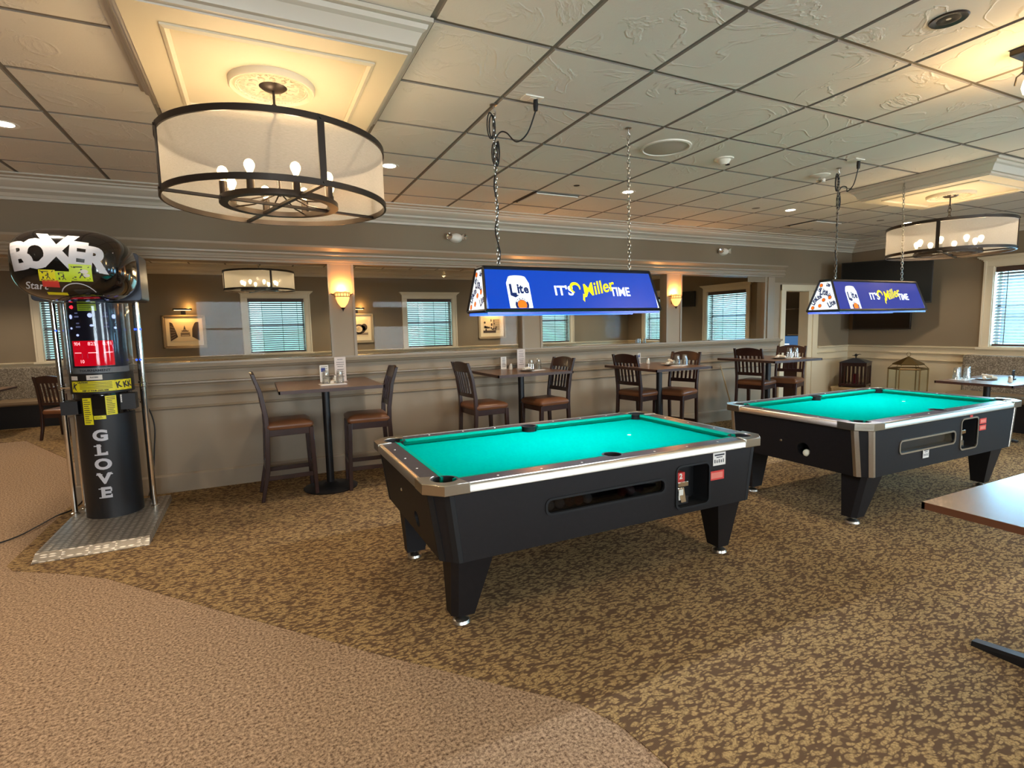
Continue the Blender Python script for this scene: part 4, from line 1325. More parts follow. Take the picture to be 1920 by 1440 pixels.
# ================================================================== CHANDELIERS
def chandelier(cx, cy, label, hang, zt=2.46, zb=2.165, r=.51, pw=2.8):
    c = thing('chandelier', label, 'chandelier', (cx, cy, 0), 0, 'drum shade chandeliers')
    f = MB(M_BRONZE); f.ringbox((0, 0, 0), r - .004, r + .006, zt - .028, zt, 72); f.build('top_ring', c)
    f = MB(M_BRONZE); f.ringbox((0, 0, 0), r - .004, r + .006, zb, zb + .026, 72); f.build('bottom_ring', c)
    s = MB(M_SHADE); s.lathe([(r - .002, zb + .02), (r - .002, zt - .02)], (0, 0, 0), 96)
    tag(s.build('shade', c, angle=60), 'sheer pale drum shade')
    f = MB(M_BRONZE); f.ringbox((0, 0, 0), .235, .275, zb + .0, zb + .024, 56); f.build('inner_ring', c)
    f = MB(M_BRONZE)
    for a in (.30, .30 + PI / 2):
        ca, sa = math.cos(a), math.sin(a)
        n_ = (-sa * .010, ca * .010)
        for z0 in (zb + .002,):
            f.hexa([(-r * ca - n_[0], -r * sa - n_[1], z0), (r * ca - n_[0], r * sa - n_[1], z0), (r * ca + n_[0], r * sa + n_[1], z0), (-r * ca + n_[0], -r * sa + n_[1], z0)],
                   [(-r * ca - n_[0], -r * sa - n_[1], z0 + .012), (r * ca - n_[0], r * sa - n_[1], z0 + .012), (r * ca + n_[0], r * sa + n_[1], z0 + .012), (-r * ca + n_[0], -r * sa + n_[1], z0 + .012)])
    f.build('cross_bar', c, smooth=False)
    for k in range(4):
        a = .30 + k * PI / 2
        f = MB(M_BRONZE); ca, sa = math.cos(a), math.sin(a)
        t_ = (-sa * .015, ca * .015); ro, ri = r + .007, r + .001
        f.hexa([(ri * ca - t_[0], ri * sa - t_[1], zb), (ro * ca - t_[0], ro * sa - t_[1], zb), (ro * ca + t_[0], ro * sa + t_[1], zb), (ri * ca + t_[0], ri * sa + t_[1], zb)],
               [(ri * ca - t_[0], ri * sa - t_[1], zt), (ro * ca - t_[0], ro * sa - t_[1], zt), (ro * ca + t_[0], ro * sa + t_[1], zt), (ri * ca + t_[0], ri * sa + t_[1], zt)])
        for zz in (zb + .013, zt - .014):
            f.tube((ro * ca, ro * sa, zz), ((ro + .006) * ca, (ro + .006) * sa, zz), .006, 8)
        f.build('strap', c, smooth=False)
    ztop = H - .128 if hang != 'flat' else H
    f = MB(M_BRONZE); f.lathe([(0, 0), (.07, 0), (.072, -.008), (.05, -.024), (.012, -.03), (0, -.03)], (0, 0, ztop), 32); f.build('canopy', c)
    f = MB(M_BRONZE)
    f.tube((0, 0, zb + .05), (0, 0, zt + .05), .006, 10)
    f.lathe([(0, -.03), (.014, -.02), (.02, 0), (.014, .02), (0, .03)], (0, 0, zt + .0), 12)
    for k in range(4):
        f.torus((0, 0, zt + .07 + k * .034), (0, 0, 1), (1, 0, 0) if k % 2 else (0, 1, 0), .024, .014, .0035, 12, 5)
    f.path([(0, 0, zt + .18), (0, 0, ztop)], .006, 8)
    for k in range(8):
        a = 2 * PI * (k + .3) / 8
        f.path([(0, 0, zb + .07), (.14 * math.cos(a), .14 * math.sin(a), zb + .02), (.255 * math.cos(a), .255 * math.sin(a), zb + .012)], .004, 5)
    f.build('stem', c)
    for k in range(8):
        a = 2 * PI * (k + .3) / 8
        x, y = .255 * math.cos(a), .255 * math.sin(a)
        s = MB(M_BRONZE); s.lathe([(0, 0), (.018, 0), (.018, .065), (.013, .068), (0, .068)], (x, y, zb + .02), 14); so = s.build('socket', c)
        b = MB(M_BULB); b.lathe([(.009, 0), (.012, .012), (.022, .035), (.023, .048), (.016, .062), (.006, .068), (0, .069)], (x, y, zb + .088), 14); tag(b.build('bulb', so), 'glowing bulb')
        if k % 2 == 0:
            point('bulb_light', (x * .98, y * .98, zb + .17), pw, (255, 220, 176), .03, c)
    return c


chandelier(.16, 2.985, 'large drum chandelier with eight bulbs in the left foreground ceiling', 'coffer')
chandelier(6.30, 3.02, 'drum chandelier hanging near the right wall above the farther pool table', 'coffer')
chandelier(.12, 9.4, 'drum chandelier in the far room seen through the partition glass', 'coffer', zt=2.49, zb=2.19)

# ================================================================== STOOLS AND HIGH TABLES
def make_stool(label, seat_z=.73, name='bar_stool', cat='bar stool', back=.44):
    t = thing(name, label, cat)
    sz = seat_z
    zl = sz - .075
    # cushion
    s = MB(M_SEAT)
    def ring(ix, iy, z, n=6):
        pts = []
        x0, x1, y0, y1 = -.195 + ix, .205 - ix, -.205 + iy, .205 - iy
        r = .03
        for cx, cy, a in ((x1 - r, y0 + r, -PI / 2), (x1 - r, y1 - r, 0), (x0 + r, y1 - r, PI / 2), (x0 + r, y0 + r, PI)):
            for k in range(n + 1):
                q = a + PI / 2 * k / n
                pts.append((cx + r * math.cos(q), cy + r * math.sin(q), z))
        return pts
    s.loft([ring(.006, .006, zl), ring(-.004, -.004, zl + .022), ring(0, 0, zl + .045), ring(.03, .03, zl + .066), ring(.09, .09, zl + .075)])
    s.build('seat', t, angle=60)
    f = MB(M_DWOOD)
    for y in (-.185, .185): f.box(-.175, .18, y - .012, y + .012, zl - .06, zl)
    for x in (-.175, .18): f.box(x - .012, x + .012, -.19, .19, zl - .06, zl)
    f.build('seat_frame', t, bevel=.003)
    for sy in (-1, 1):
        l_ = MB(M_DWOOD)
        y = sy * .185
        q = [(.200, 0), (.190, zl)]
        l_.hexa([(.188, y - .018, 0), (.222, y - .018, 0), (.222, y + .018, 0), (.188, y + .018, 0)], [(.165, y - .021, zl), (.205, y - .021, zl), (.205, y + .021, zl), (.165, y + .021, zl)])
        l_.build('leg', t, bevel=.004)
        l_ = MB(M_DWOOD)
        prof = [(-.262, 0, .016), (-.205, .28 * sz / .73, .02), (-.188, zl, .021), (-.192, sz + .05, .02), (-.225, sz + back * .62, .018), (-.278, sz + back, .015)]
        l_.loft([[(x - w_, y - .016, z), (x + w_, y - .016, z), (x + w_, y + .016, z), (x - w_, y + .016, z)] for x, z, w_ in prof])
        l_.build('leg', t, bevel=.004)
    # backrest: crest rail, lower rail and slats
    b = MB(M_DWOOD)
    def xb(z):
        u = (z - sz) / back
        return -.190 - .085 * max(0, u) ** 1.6
    def rail(z0, z1, arch, th=.011):
        lo, hi = [], []
        n = 10
        rings = []
        for k in range(n + 1):
            y = -.172 + .344 * k / n
            w_ = 1 - (2 * k / n - 1) ** 2
            zt_ = z1 + arch * w_
            c0, c1 = xb(z0) - .012 * w_, xb(zt_) - .012 * w_
            rings.append([(c0 - th, y, z0), (c0 + th, y, z0), (c1 + th, y, zt_), (c1 - th, y, zt_)])
        b.loft(rings)
    rail(sz + back - .105, sz + back - .02, .03)
    rail(sz + .06, sz + .105, 0)
    for k in range(6):
        y = -.14 + .056 * k
        w_ = 1 - (y / .172) ** 2
        zz = [sz + .10, sz + .25, sz + back - .10]
        b.loft([[(xb(z) - .012 * w_ - .006, y - .013, z), (xb(z) - .012 * w_ + .006, y - .013, z), (xb(z) - .012 * w_ + .006, y + .013, z), (xb(z) - .012 * w_ - .006, y + .013, z)] for z in zz])
    b.build('backrest', t, angle=40)
    if sz > .6:
        for (p, q, z) in (((.20, -.185), (.20, .185), .26), ((-.215, -.185), (-.215, .185), .30)):
            s = MB(M_DWOOD); s.box(p[0] - .009, p[0] + .009, p[1], q[1], z - .018, z + .018); s.build('stretcher', t, bevel=.003)
        for y in (-.185, .185):
            s = MB(M_DWOOD); s.box(-.21, .20, y - .009, y + .009, .19, .23); s.build('stretcher', t, bevel=.003)
    return t


stool0 = make_stool('dark wood bar stool left of the first high table, nearest the boxing machine')
STOOLS = [
    (.225, 5.42, .03, None),
    (.955, 5.37, PI - .06, 'dark wood bar stool right of the first high table, seen from the side'),
    (2.24, 5.44, .10, 'dark wood bar stool left of the second high table, its tan seat facing right'),
    (2.97, 5.34, PI + .12, 'dark wood bar stool right of the second high table, below the blue sign'),
    (4.33, 5.34, .18, 'dark wood bar stool left of the third high table, slats towards us'),
    (4.74, 5.14, PI + .35, 'dark wood bar stool right of the third high table, in front of the partition column'),
    (6.39, 5.32, .28, 'dark wood bar stool left of the fourth high table behind the farther pool table'),
    (6.90, 5.24, PI + .38, 'dark wood bar stool right of the fourth high table, in front of the doorway'),
]
for k, (x, y, a, lb) in enumerate(STOOLS):
    o = stool0 if k == 0 else copy_tree(stool0)
    o.location = (x, y, .004); o.rotation_euler = (0, 0, a)
    o['group'] = 'bar stools at the high tables'
    if lb: o['label'] = lb


def table(label, x0, x1, y0, y1, z, base='round', name='high_table', cat='table', group=None, bx=None, by=None, r=.26, rz=0, top=None):
    cx, cy = (x0 + x1) / 2, (y0 + y1) / 2
    t = thing(name, label, cat, (cx, cy, .004), rz, group)
    hx, hy = (x1 - x0) / 2, (y1 - y0) / 2
    b = MB(top or M_TOP, M_TOPEDGE if not top else mat('table_edge_brown', (112, 70, 48), .4)); b.box(-hx + .002, hx - .002, -hy + .002, hy - .002, z - .030, z - .004, 0)
    b.box(-hx, hx, -hy, -hy + .012, z - .034, z - .0045, 1); b.box(-hx, hx, hy - .012, hy, z - .034, z - .0045, 1)
    b.box(-hx, -hx + .012, -hy, hy, z - .034, z - .0045, 1); b.box(hx - .012, hx, -hy, hy, z - .034, z - .0045, 1)
    b.build('tabletop', t, smooth=False)
    bx = 0 if bx is None else bx - cx; by = 0 if by is None else by - cy
    p = MB(M_BLACK)
    p.lathe([(.036, .02), (.036, z - .05)], (bx, by, 0), 20); p.box(bx - .16, bx + .16, by - .16, by + .16, z - .046, z - .034)
    p.build('pedestal', t)
    q = MB(M_BLACK)
    if base == 'round':
        q.lathe([(0, 0), (r, 0), (r + .004, .012), (r - .04, .024), (.08, .036), (.05, .06), (0, .06)], (bx, by, 0), 40)
    else:
        for a in (0, PI / 2):
            ca, sa = math.cos(a), math.sin(a)
            for s_ in (-1, 1):
                R = r
                n_ = (-sa * .028, ca * .028); e = (ca * s_, sa * s_)
                q.hexa([(bx + e[0] * .0 - n_[0], by + e[1] * .0 - n_[1], .0), (bx + e[0] * R - n_[0], by + e[1] * R - n_[1], .0), (bx + e[0] * R + n_[0], by + e[1] * R + n_[1], .0), (bx + n_[0], by + n_[1], .0)],
                       [(bx - n_[0] * .8, by - n_[1] * .8, .07), (bx + e[0] * R - n_[0] * .8, by + e[1] * R - n_[1] * .8, .022), (bx + e[0] * R + n_[0] * .8, by + e[1] * R + n_[1] * .8, .022), (bx + n_[0] * .8, by + n_[1] * .8, .07)])
    q.build('base', t, angle=50)
    return t


G_T = 'high tables along the partition'
table('brown high table nearest the boxing machine, with two glasses and menu cards', .15, 1.06, 4.98, 5.95, 1.03, group=G_T, by=5.42, bx=.58, r=.25)
table('brown high table second from the left along the partition', 2.30, 3.235, 5.15, 5.95, 1.03, group=G_T)
table('brown high table third along the partition, left of the glazed column', 4.00, 4.84, 4.64, 5.62, 1.03, group=G_T, bx=4.5, by=5.17)
table('brown high table in front of the doorway end of the partition', 5.98, 6.92, 4.70, 5.64, 1.03, group=G_T, bx=6.45, by=5.17)

# ------------------------------------------------------------------ tableware
def tumbler(loc, label, group, h=.125):
    t = thing('drinking_glass', label, 'glass', loc, random.uniform(0, 3), group)
    b = MB(M_TUMB)
    prof = [(0, h), (.026, h), (.029, h - .006), (.039, .003), (.040, 0), (.036, 0), (.035, .004), (.026, h - .016), (0, h - .016)]
    b.lathe(prof, (0, 0, 0), 20)
    for k in range(8):
        a = 2 * PI * k / 8
        b.path([(.0385 * math.cos(a), .0385 * math.sin(a), .012), (.034 * math.cos(a), .034 * math.sin(a), h * .55)], .0022, 4)
    b.build('tumbler', t, angle=50)
    return t


def napkin(loc, rz, sx, sy, label):
    b = MB(M_PAPER); b.box(-sx / 2, sx / 2, -sy / 2, sy / 2, 0, .004); b.box(-sx / 2 + .01, sx / 2 - .005, -sy / 2 + .01, sy / 2 - .008, .004, .007)
    o = b.build('napkin', smooth=False); o.location = loc; o.rotation_euler = (0, 0, rz)
    return tag(o, label, 'napkin')


def card(loc, rz, w, h, label, paper, seed):
    rnd = random.Random(seed)
    t = thing('menu_card', label, 'menu card', loc, rz)
    b = MB(paper, M_INK, mat('sticker_blue', (60, 70, 140), .6)); b.box(-w / 2, w / 2, -.0015, .0015, 0, h)
    b.box(-w / 2, w / 2, -.03, .03, 0, .003)
    fn = plane_fn((0, -.0018, 0), (1, 0, 0), (0, 0, 1), .0003)
    z = h * .90
    k = 0
    while z > h * .12:
        ww = w * rnd.uniform(.22, .38)
        stamp(b, rect2(-ww, ww, z - .0022, z + .0022), fn, 1)
        z -= h * (.085 if k % 3 else .12); k += 1
    if w < .09:
        stamp(b, rect2(-w * .35, w * .12, h * .60, h * .84), fn, 2)
    b.build('printed_sheet', t, smooth=False)
    return t


def shaker(loc, label, col=(232, 224, 206)):
    t = thing('salt_shaker', label, 'shaker', loc)
    b = MB(mat('shaker_body', col, .3)); b.lathe([(0, 0), (.022, 0), (.024, .006), (.020, .045), (.021, .052), (0, .052)], (0, 0, 0), 16); b.build('jar', t)
    b = MB(M_BRUSH); b.lathe([(.021, .052), (.022, .058), (.018, .072), (.008, .078), (0, .078)], (0, 0, 0), 16); b.build('lid', t)
    return t


def plate(loc, label, rz=0):
    b = MB(M_PLATE); b.lathe([(0, 0), (.055, 0), (.075, .008), (.105, .014), (.107, .017), (.075, .013), (.05, .007), (0, .006)], (0, 0, 0), 32)
    o = b.build('plate'); o.location = loc
    tag(o, label, 'plate')
    return o


def roll(loc, rz, label, group, up=0.0):
    b = MB(M_NAP)
    rings = []
    for k in range(7):
        x = -.06 + .12 * k / 6
        r = .017 * (1 + .15 * math.sin(k * 2.1))
        rings.append([(x, r * math.cos(2 * PI * i / 10) * 1.1, r + r * math.sin(2 * PI * i / 10) * .85) for i in range(10)])
    b.loft(rings)
    o = b.build('rolled_napkin', angle=60); o.location = loc; o.rotation_euler = (0, -up, rz)
    return tag(o, label, 'napkin', group)


TZ = 1.031
napkin((.64, 5.33, TZ), .05, .24, .16, 'white paper napkin under the glasses on the first high table')
tumbler((.585, 5.35, TZ + .007), 'left upturned glass on the first high table, in front of the small card', 'upturned glasses on the high tables')
tumbler((.71, 5.33, TZ + .007), 'right upturned glass on the first high table, in front of the tall menu', 'upturned glasses on the high tables')
card((.755, 5.60, TZ), .2, .115, .245, 'tall white menu card standing on the first high table', M_PAPERP, 1)
card((.60, 5.62, TZ), .1, .085, .17, 'small card with a dark square beside the tall menu, first high table', M_PAPER, 2)
shaker((.685, 5.50, TZ), 'salt shaker between the two cards on the first high table')
roll((.655, 5.42, TZ), 1.3, 'rolled napkin leaning between the glasses on the first high table', 'rolled napkins')
napkin((2.92, 5.50, TZ), .3, .22, .15, 'white paper napkin under the glasses on the second high table')
tumbler((2.885, 5.52, TZ + .007), 'left upturned glass on the second high table', 'upturned glasses on the high tables')
tumbler((2.985, 5.52, TZ + .007), 'right upturned glass on the second high table', 'upturned glasses on the high tables')
card((2.93, 5.86, TZ), .35, .14, .235, 'wide pinkish menu card standing on the second high table', M_PAPERP, 3)
card((2.70, 5.88, TZ), .3, .09, .15, 'small white card with a dark square on the second high table', M_PAPER, 4)
shaker((2.745, 5.78, TZ), 'cream shaker beside the small card on the second high table')
plate((2.80, 5.48, TZ), 'small dark plate left of the glasses on the second high table')
roll((2.80, 5.47, TZ + .012), .5, 'rolled napkin on the plate of the second high table', 'rolled napkins')
napkin((4.60, 4.93, TZ), .5, .22, .15, 'white paper napkin under the glasses on the third high table')
tumbler((4.585, 4.95, TZ + .007), 'left upturned glass on the third high table', 'upturned glasses on the high tables')
tumbler((4.665, 4.91, TZ + .007), 'right upturned glass on the third high table', 'upturned glasses on the high tables')
plate((4.56, 5.05, TZ), 'small plate with rolled napkins on the third high table')
for k in range(3):
    roll((4.545 + .02 * k, 5.05 - .02 * k, TZ + .012 + .026 * (k == 1)), .4 + k, ['front', 'upper', 'right'][k] + ' rolled napkin on the plate of the third high table', 'rolled napkins', .15)
card((4.47, 5.52, TZ), .5, .085, .135, 'small white card on the third high table behind the left stool', M_PAPER, 5)
shaker((4.53, 5.42, TZ), 'cream shaker beside the card on the third high table')
napkin((6.68, 4.95, TZ), .5, .26, .16, 'white paper napkin under the glasses on the fourth high table')
tumbler((6.64, 4.99, TZ + .007), 'left upturned glass on the fourth high table', 'upturned glasses on the high tables', .135)
tumbler((6.725, 4.96, TZ + .007), 'right upturned glass on the fourth high table', 'upturned glasses on the high tables', .135)
plate((6.44, 5.00, TZ), 'small plate with napkins on the fourth high table')
for k in range(2):
    roll((6.42 + .05 * k, 5.00 - .02 * k, TZ + .012), .4 + 1.2 * k, ['left', 'right'][k] + ' rolled napkin on the plate of the fourth high table', 'rolled napkins', .12)
card((6.32, 5.56, TZ), .5, .09, .11, 'small white card on the fourth high table, near the partition ledge', M_PAPER, 6)

# ================================================================== BOXING MACHINE
def boxing_machine():
    X0, Y0 = -1.165, 5.45
    t = thing('boxing_machine', 'boxing arcade machine with black glove head, chrome poles and metal base plate', 'arcade machine', (X0, Y0, .004))
    b = MB(M_TREAD)
    x0, x1, y0, y1 = -.31, .365, -.885, .30
    b.loft([[(x0, y0, 0), (x1, y0, 0), (x1, y1, 0), (x0, y1, 0)], [(x0, y0, .006), (x1, y0, .006), (x1, y1, .006), (x0, y1, .006)],
            [(x0 + .005, y0 + .07, .05), (x1 - .005, y0 + .07, .05), (x1 - .005, y1, .05), (x0 + .005, y1, .05)]])
    tag(b.build('base_plate', t, smooth=False), 'silver tread plate base')
    # column
    b = MB(mat('column_black', (24, 24, 26), .42), M_CHROME)
    b.lathe([(.0, .05), (.200, .05), (.200, .90), (.195, .905), (0, .905)], (0, 0, 0), 64)
    for a in (-2.5, -1.0, -.6): 
        for z in (.2, .3):
            b.lathe([(0, .003), (.005, 0)], (0, 0, 0), 6) if False else None
    col_ = b.build('column', t)

    def cyl(r):
        return lambda u, v: (r * math.sin(u / r), -r * math.cos(u / r), v)
    # vertical lettering
    lt = MB(mat('lettering_silver', (206, 206, 212), .5))
    zs = .80
    for k, ch in enumerate('GLOVE'):
        z = .735 - k * .118
        fn = cyl(.2012)
        stamp(lt, text2d(ch, .128, .006, res=4), fn, 0, -.012, z, 0, 1.12, .92, fine=.03)
        # slab serifs
        sr = {'G': [(.012, .045, -.004, .008)], 'L': [(-.058, -.005, .032, .041), (-.058, -.015, -.041, -.032), (.022, .034, -.041, -.012)], 'O': [],
              'V': [(-.062, -.018, .032, .041), (.010, .052, .032, .041)], 'E': [(-.056, -.02, .033, .041), (-.056, -.02, -.041, -.033), (.026, .036, .012, .041), (.026, .036, -.041, -.012)]}[ch]
        for (a, b_, c_, d_) in sr:
            stamp(lt, rect2(a, b_, c_, d_), fn, 0, -.006, z, 0, 1, 1, fine=.02)
    tag(lt.build('lettering', col_, smooth=False), 'silver vertical word on the column')
    # coin section, chute, band
    b = MB(M_PLAS, M_CHROME, M_BLACK)
    b.lathe([(0, .90), (.192, .90), (.192, 1.09), (0, 1.09)], (0, 0, 0), 56)
    b.box(-.26, -.15, -.14, .02, .915, 1.02, 2); b.box(.13, .235, -.14, -.02, .93, 1.06, 2)
    b.box(-.045, .045, -.205, -.17, .91, 1.06, 0)
    for (x, z) in ((-.035, .92), (.035, .92), (-.035, 1.05), (.035, 1.05)):
        b.lathe([(0, 0), (.004, 0)], (x, -.206, z), 6)
    b.build('coin_section', t)
    st = MB(M_YEL, M_INK, M_PAPER, M_RED)
    fn = cyl(.1945)

    def sticker(u0, u1, v0, v1, fnn, mi=0, lines=0, f2=None, seed=0):
        stamp(st, rect2(u0, u1, v0, v1), fnn, mi, fine=.02)
        rnd = random.Random(seed)
        if lines:
            h = (v1 - v0) / (lines + 1)
            for q in range(lines):
                v = v1 - h * (q + .9)
                stamp(st, rect2(u0 + .008, u0 + .008 + (u1 - u0 - .016) * rnd.uniform(.6, 1), v - h * .22, v + h * .12), f2, 1, fine=.02)
    fo = cyl(.1953)
    sticker(-.115, -.045, .83, 1.045, cyl(.2015), 0, 12, cyl(.2022), 1)
    sticker(.045, .120, .90, 1.055, cyl(.2015), 0, 10, cyl(.2022), 2)
    sticker(-.04, .04, .87, .90, cyl(.2015), 0, 2, cyl(.2022), 3)
    sticker(.15, .20, .99, 1.055, cyl(.2015), 2, 3, cyl(.2022), 4)
    b = MB(M_BLACK); b.lathe([(.19, 1.075), (.214, 1.078), (.214, 1.235), (.19, 1.24)], (0, 0, 0), 56); b.build('collar_band', t)
    sticker(-.20, .27, 1.095, 1.18, cyl(.2155), 0)
    f2 = cyl(.2165)
    for q in range(5):
        stamp(st, rect2(-.12, .105, 1.118 + q * .012, 1.122 + q * .012), f2, 1, fine=.03)
    stamp(st, text2d('CAUTION', .018, .001), f2, 1, -.095, 1.170, 0, fine=.02)
    stamp(st, text2d('KEEP AT YOUR OWN RISK', .015, .001), f2, 1, -.01, 1.104, 0, fine=.02)
    for u in (-.165, .15, .205, .245):
        stamp(st, rect2(-.028 if u != .245 else -.012, .026 if u != .245 else .012, -.001, .001), f2, 1, u, 1.10); stamp(st, rect2(-.028 if u != .245 else -.012, .026 if u != .245 else .012, -.001, .001), f2, 1, u, 1.176)
        stamp(st, text2d('K', .075, .003), f2, 1, u, 1.137, .2 if u > 0 else -.3, .8, .9, fine=.02)
    sticker(-.20, -.13, 1.19, 1.222, cyl(.2155), 2); sticker(-.06, .045, 1.19, 1.228, cyl(.2155), 2)
    stamp(st, text2d('PLAYERS', .014, .0005), cyl(.2162), 1, -.008, 1.21, 0, fine=.03)
    tag(st.build('warning_stickers', t, smooth=False), 'yellow printed warning stickers')
    # display core
    b = MB(mat('display_navy', (26, 26, 42), .3), mat('display_grey', (150, 146, 142), .4))
    b.lathe([(.186, 1.235), (.186, 1.80)], (0, 0, 0), 56)
    b.lathe([(.188, 1.235), (.188, 1.285)], (0, 0, 0), 56, 1)
    b.build('display_core', t)
    d = MB(emis('led_red', (225, 10, 32), .55), emis('led_digits', (255, 150, 150), 1.6), emis('lamp_white', (190, 200, 255), .9), M_INK, M_YELG, M_BLACK, emis('lamp_dim', (90, 92, 120), .6))
    fd = cyl(.1885); fe = cyl(.1895)
    stamp(d, rect2(-.165, .135, 1.30, 1.50), fd, 0, fine=.02)
    for u, s_ in ((-.115, '904'), (-.005, '825'), (.095, '0.91')):
        stamp(d, text2d(s_, .038, .0005), fe, 1, u, 1.475, 0, 1, 1, fine=.02)
        stamp(d, rect2(-.03, .03, -.003, .003), fe, 1, u, 1.405, 0, 1, 1, fine=.02)
        for q in (-.035, .035):
            stamp(d, rect2(-.0008, .0008, -.018, .018), fe, 6, u + q, 1.38)
    stamp(d, text2d('10', .036, .0005), fe, 1, -.085, 1.335, 0, fine=.02)
    stamp(d, text2d('TOURNAMENT', .030, .001, res=2), fe, 3, -.01, 1.262, 0, 1.05, .8, fine=.03)
    for q, (u, z, mi) in enumerate(((-.15, 1.69, 2), (-.095, 1.69, 6), (.0, 1.70, 2), (.10, 1.69, 6), (.16, 1.69, 2), (-.155, 1.60, 2), (-.09, 1.61, 6), (.005, 1.62, 2), (.10, 1.61, 6), (.165, 1.60, 2), (-.1, 1.545, 2))):
        if mi == 2:
            stamp(d, disc2(0, 0, .016 if z > 1.65 else .012, 10, .018 if z > 1.65 else .009), fe, mi, u, z, fine=.02)
        else:
            stamp(d, rect2(-.018, .018, -.006, .006), fe, mi, u, z, fine=.02); stamp(d, rect2(-.012, .012, -.022, -.012), fe, mi, u, z + .045, fine=.02)
    stamp(d, rect2(-.08, .045, 1.735, 1.79), fd, 4, fine=.02)
    for q in range(3): stamp(d, rect2(-.07, .0 + .015 * q, 1.745 + q * .014, 1.749 + q * .014), fe, 3, fine=.03)
    tag(d.build('score_display', t, smooth=False), 'red glowing score display')
    b = MB(emis('button_red', (255, 40, 50), 1.6), M_BLACK)
    b.lathe([(0, .012), (.010, .010), (.014, 0)], (0, 0, 0), 14, 0); b.lathe([(.014, 0), (.02, 0), (.022, -.004)], (0, 0, 0), 14, 1)
    o = b.build('start_button', t); o.location = (-.118, -.152, 1.765); o.rotation_euler = (PI / 2, 0, -.65)
    # acrylic sleeve
    b = MB(M_ACRYL); b.lathe([(.222, 1.236), (.222, 1.80), (.216, 1.80), (.216, 1.236)], (0, 0, 0), 56); tag(b.build('sleeve', t), 'clear curved cover over the display')
    # poles
    for k, (px_, py_, r_) in enumerate(((-.295, .075, .020), (.283, -.02, .020), (-.255, .20, .016), (.235, .17, .016))):
        b = MB(M_CHROME); b.tube((px_, py_, .05), (px_, py_, 1.86), r_, 18)
        b.lathe([(r_ + .012, .05), (r_ + .012, .062), (r_, .068)], (px_, py_, 0), 20)
        b.lathe([(r_, 1.10), (r_ + .007, 1.105), (r_ + .007, 1.135), (r_, 1.14)], (px_, py_, 0), 20)
        b.build('pole', t)
    b = MB(M_CHROME)
    for sx in (-1, 1):
        b.tube((sx * .19, .0, 1.12), (sx * .29, .03, 1.12), .008, 8); b.tube((sx * .18, -.02, 1.0), (sx * .24, -.02, 1.0), .006, 8)
    b.build('brace', t)
    em = emis('lamp_blue', (40, 70, 255), 2.5)
    for k, (x_, y_, z_) in enumerate(((-.285, .05, 1.585), (.262, -.04, 1.585), (.30, -.04, 1.585), (.255, -.05, 1.33), (.285, -.05, 1.33))):
        b = MB(em); b.lathe([(.008 * math.sin(PI * q / 8), -.008 * math.cos(PI * q / 8)) for q in range(9)], (x_, y_, z_), 12); b.build('blue_lamp', t)
    # rear tray and glove head
    b = MB(mat('tray_grey', (70, 76, 88), .35, .4), M_CHROME)
    b.loft([[(p, -.22, q) for p, q in rbox(-.34, .36, 1.81, 2.19, .03)], [(p, .12, q) for p, q in rbox(-.34, .36, 1.81, 2.19, .03)]])
    b.build('head_housing', t, bevel=.006)
    a_, b_, c_, nn_ = .345, .36, .252, 2.9
    C = Vector((.035, -.535, 2.036))
    g = MB(M_PLAS)
    N1, N2 = 40, 64
    rings = []
    sp = lambda v_, e_: math.copysign(abs(v_) ** e_, v_)
    for i in range(1, N1):
        ph = -PI / 2 + PI * i / N1
        ring = []
        for j in range(N2):
            th = 2 * PI * j / N2
            e_ = 2 / nn_
            x = a_ * sp(math.cos(ph), e_) * sp(math.cos(th), e_); z = c_ * sp(math.cos(ph), e_) * sp(math.sin(th), e_); y = b_ * sp(math.sin(ph), e_)
            # head narrows a little to the rear
            ring.append((C.x + x, C.y + y, C.z + z))
        rings.append(ring)
    g.loft(rings)
    head = g.build('glove_head', t, angle=70)

    def front(u, v, off=.0015):
        x, z = u, v
        q = max(0.0, 1 - (abs(x) / a_) ** nn_ - (abs(z) / c_) ** nn_)
        return (C.x + x * (1 + off), C.y - b_ * q ** (1 / nn_) - off, C.z + z)
    L_ = MB(mat('lettering_silver', (206, 206, 212), .5), M_INK)
    for ch, u, v, s_, rot, sx_ in (('B', -.235, .055, .225, .12, .92), ('O', -.145, .068, .235, .0, .80), ('X', -.035, .085, .27, -.05, .95), ('E', .075, .065, .215, -.12, .85), ('R', .165, .04, .20, -.15, .85)):
        sh = text2d(ch, s_ * 1.12, .013, res=4)
        stamp(L_, sh, lambda p, q: front(p, q, .0022), 0, u + .012, v - .030, rot, sx_ * .97, .97, fine=.03)
    stamp(L_, text2d('Start', .07, .0008, .35), lambda p, q: front(p, q, .0022), 0, -.165, -.160, -.06, .95, .9, fine=.03)
    arc = []
    vs, fs = [], []
    for q in range(13):
        a = math.radians(200 + (-220 + 0) * 0) if False else math.radians(155 - 130 * q / 12)
        for rr in (.098, .104):
            vs.append((.06 + rr * math.cos(a), -.238 + rr * .95 * math.sin(a)))
        if q: fs.append((2 * q - 2, 2 * q - 1, 2 * q + 1, 2 * q))
    stamp(L_, (vs, fs), lambda p, q: front(p, q, .0022), 0)
    tag(L_.build('lettering', head, smooth=False), 'silver lettering on the glove')
    s = MB(M_YEL, M_YELG, M_RED, M_INK, M_PAPER, M_REDL)
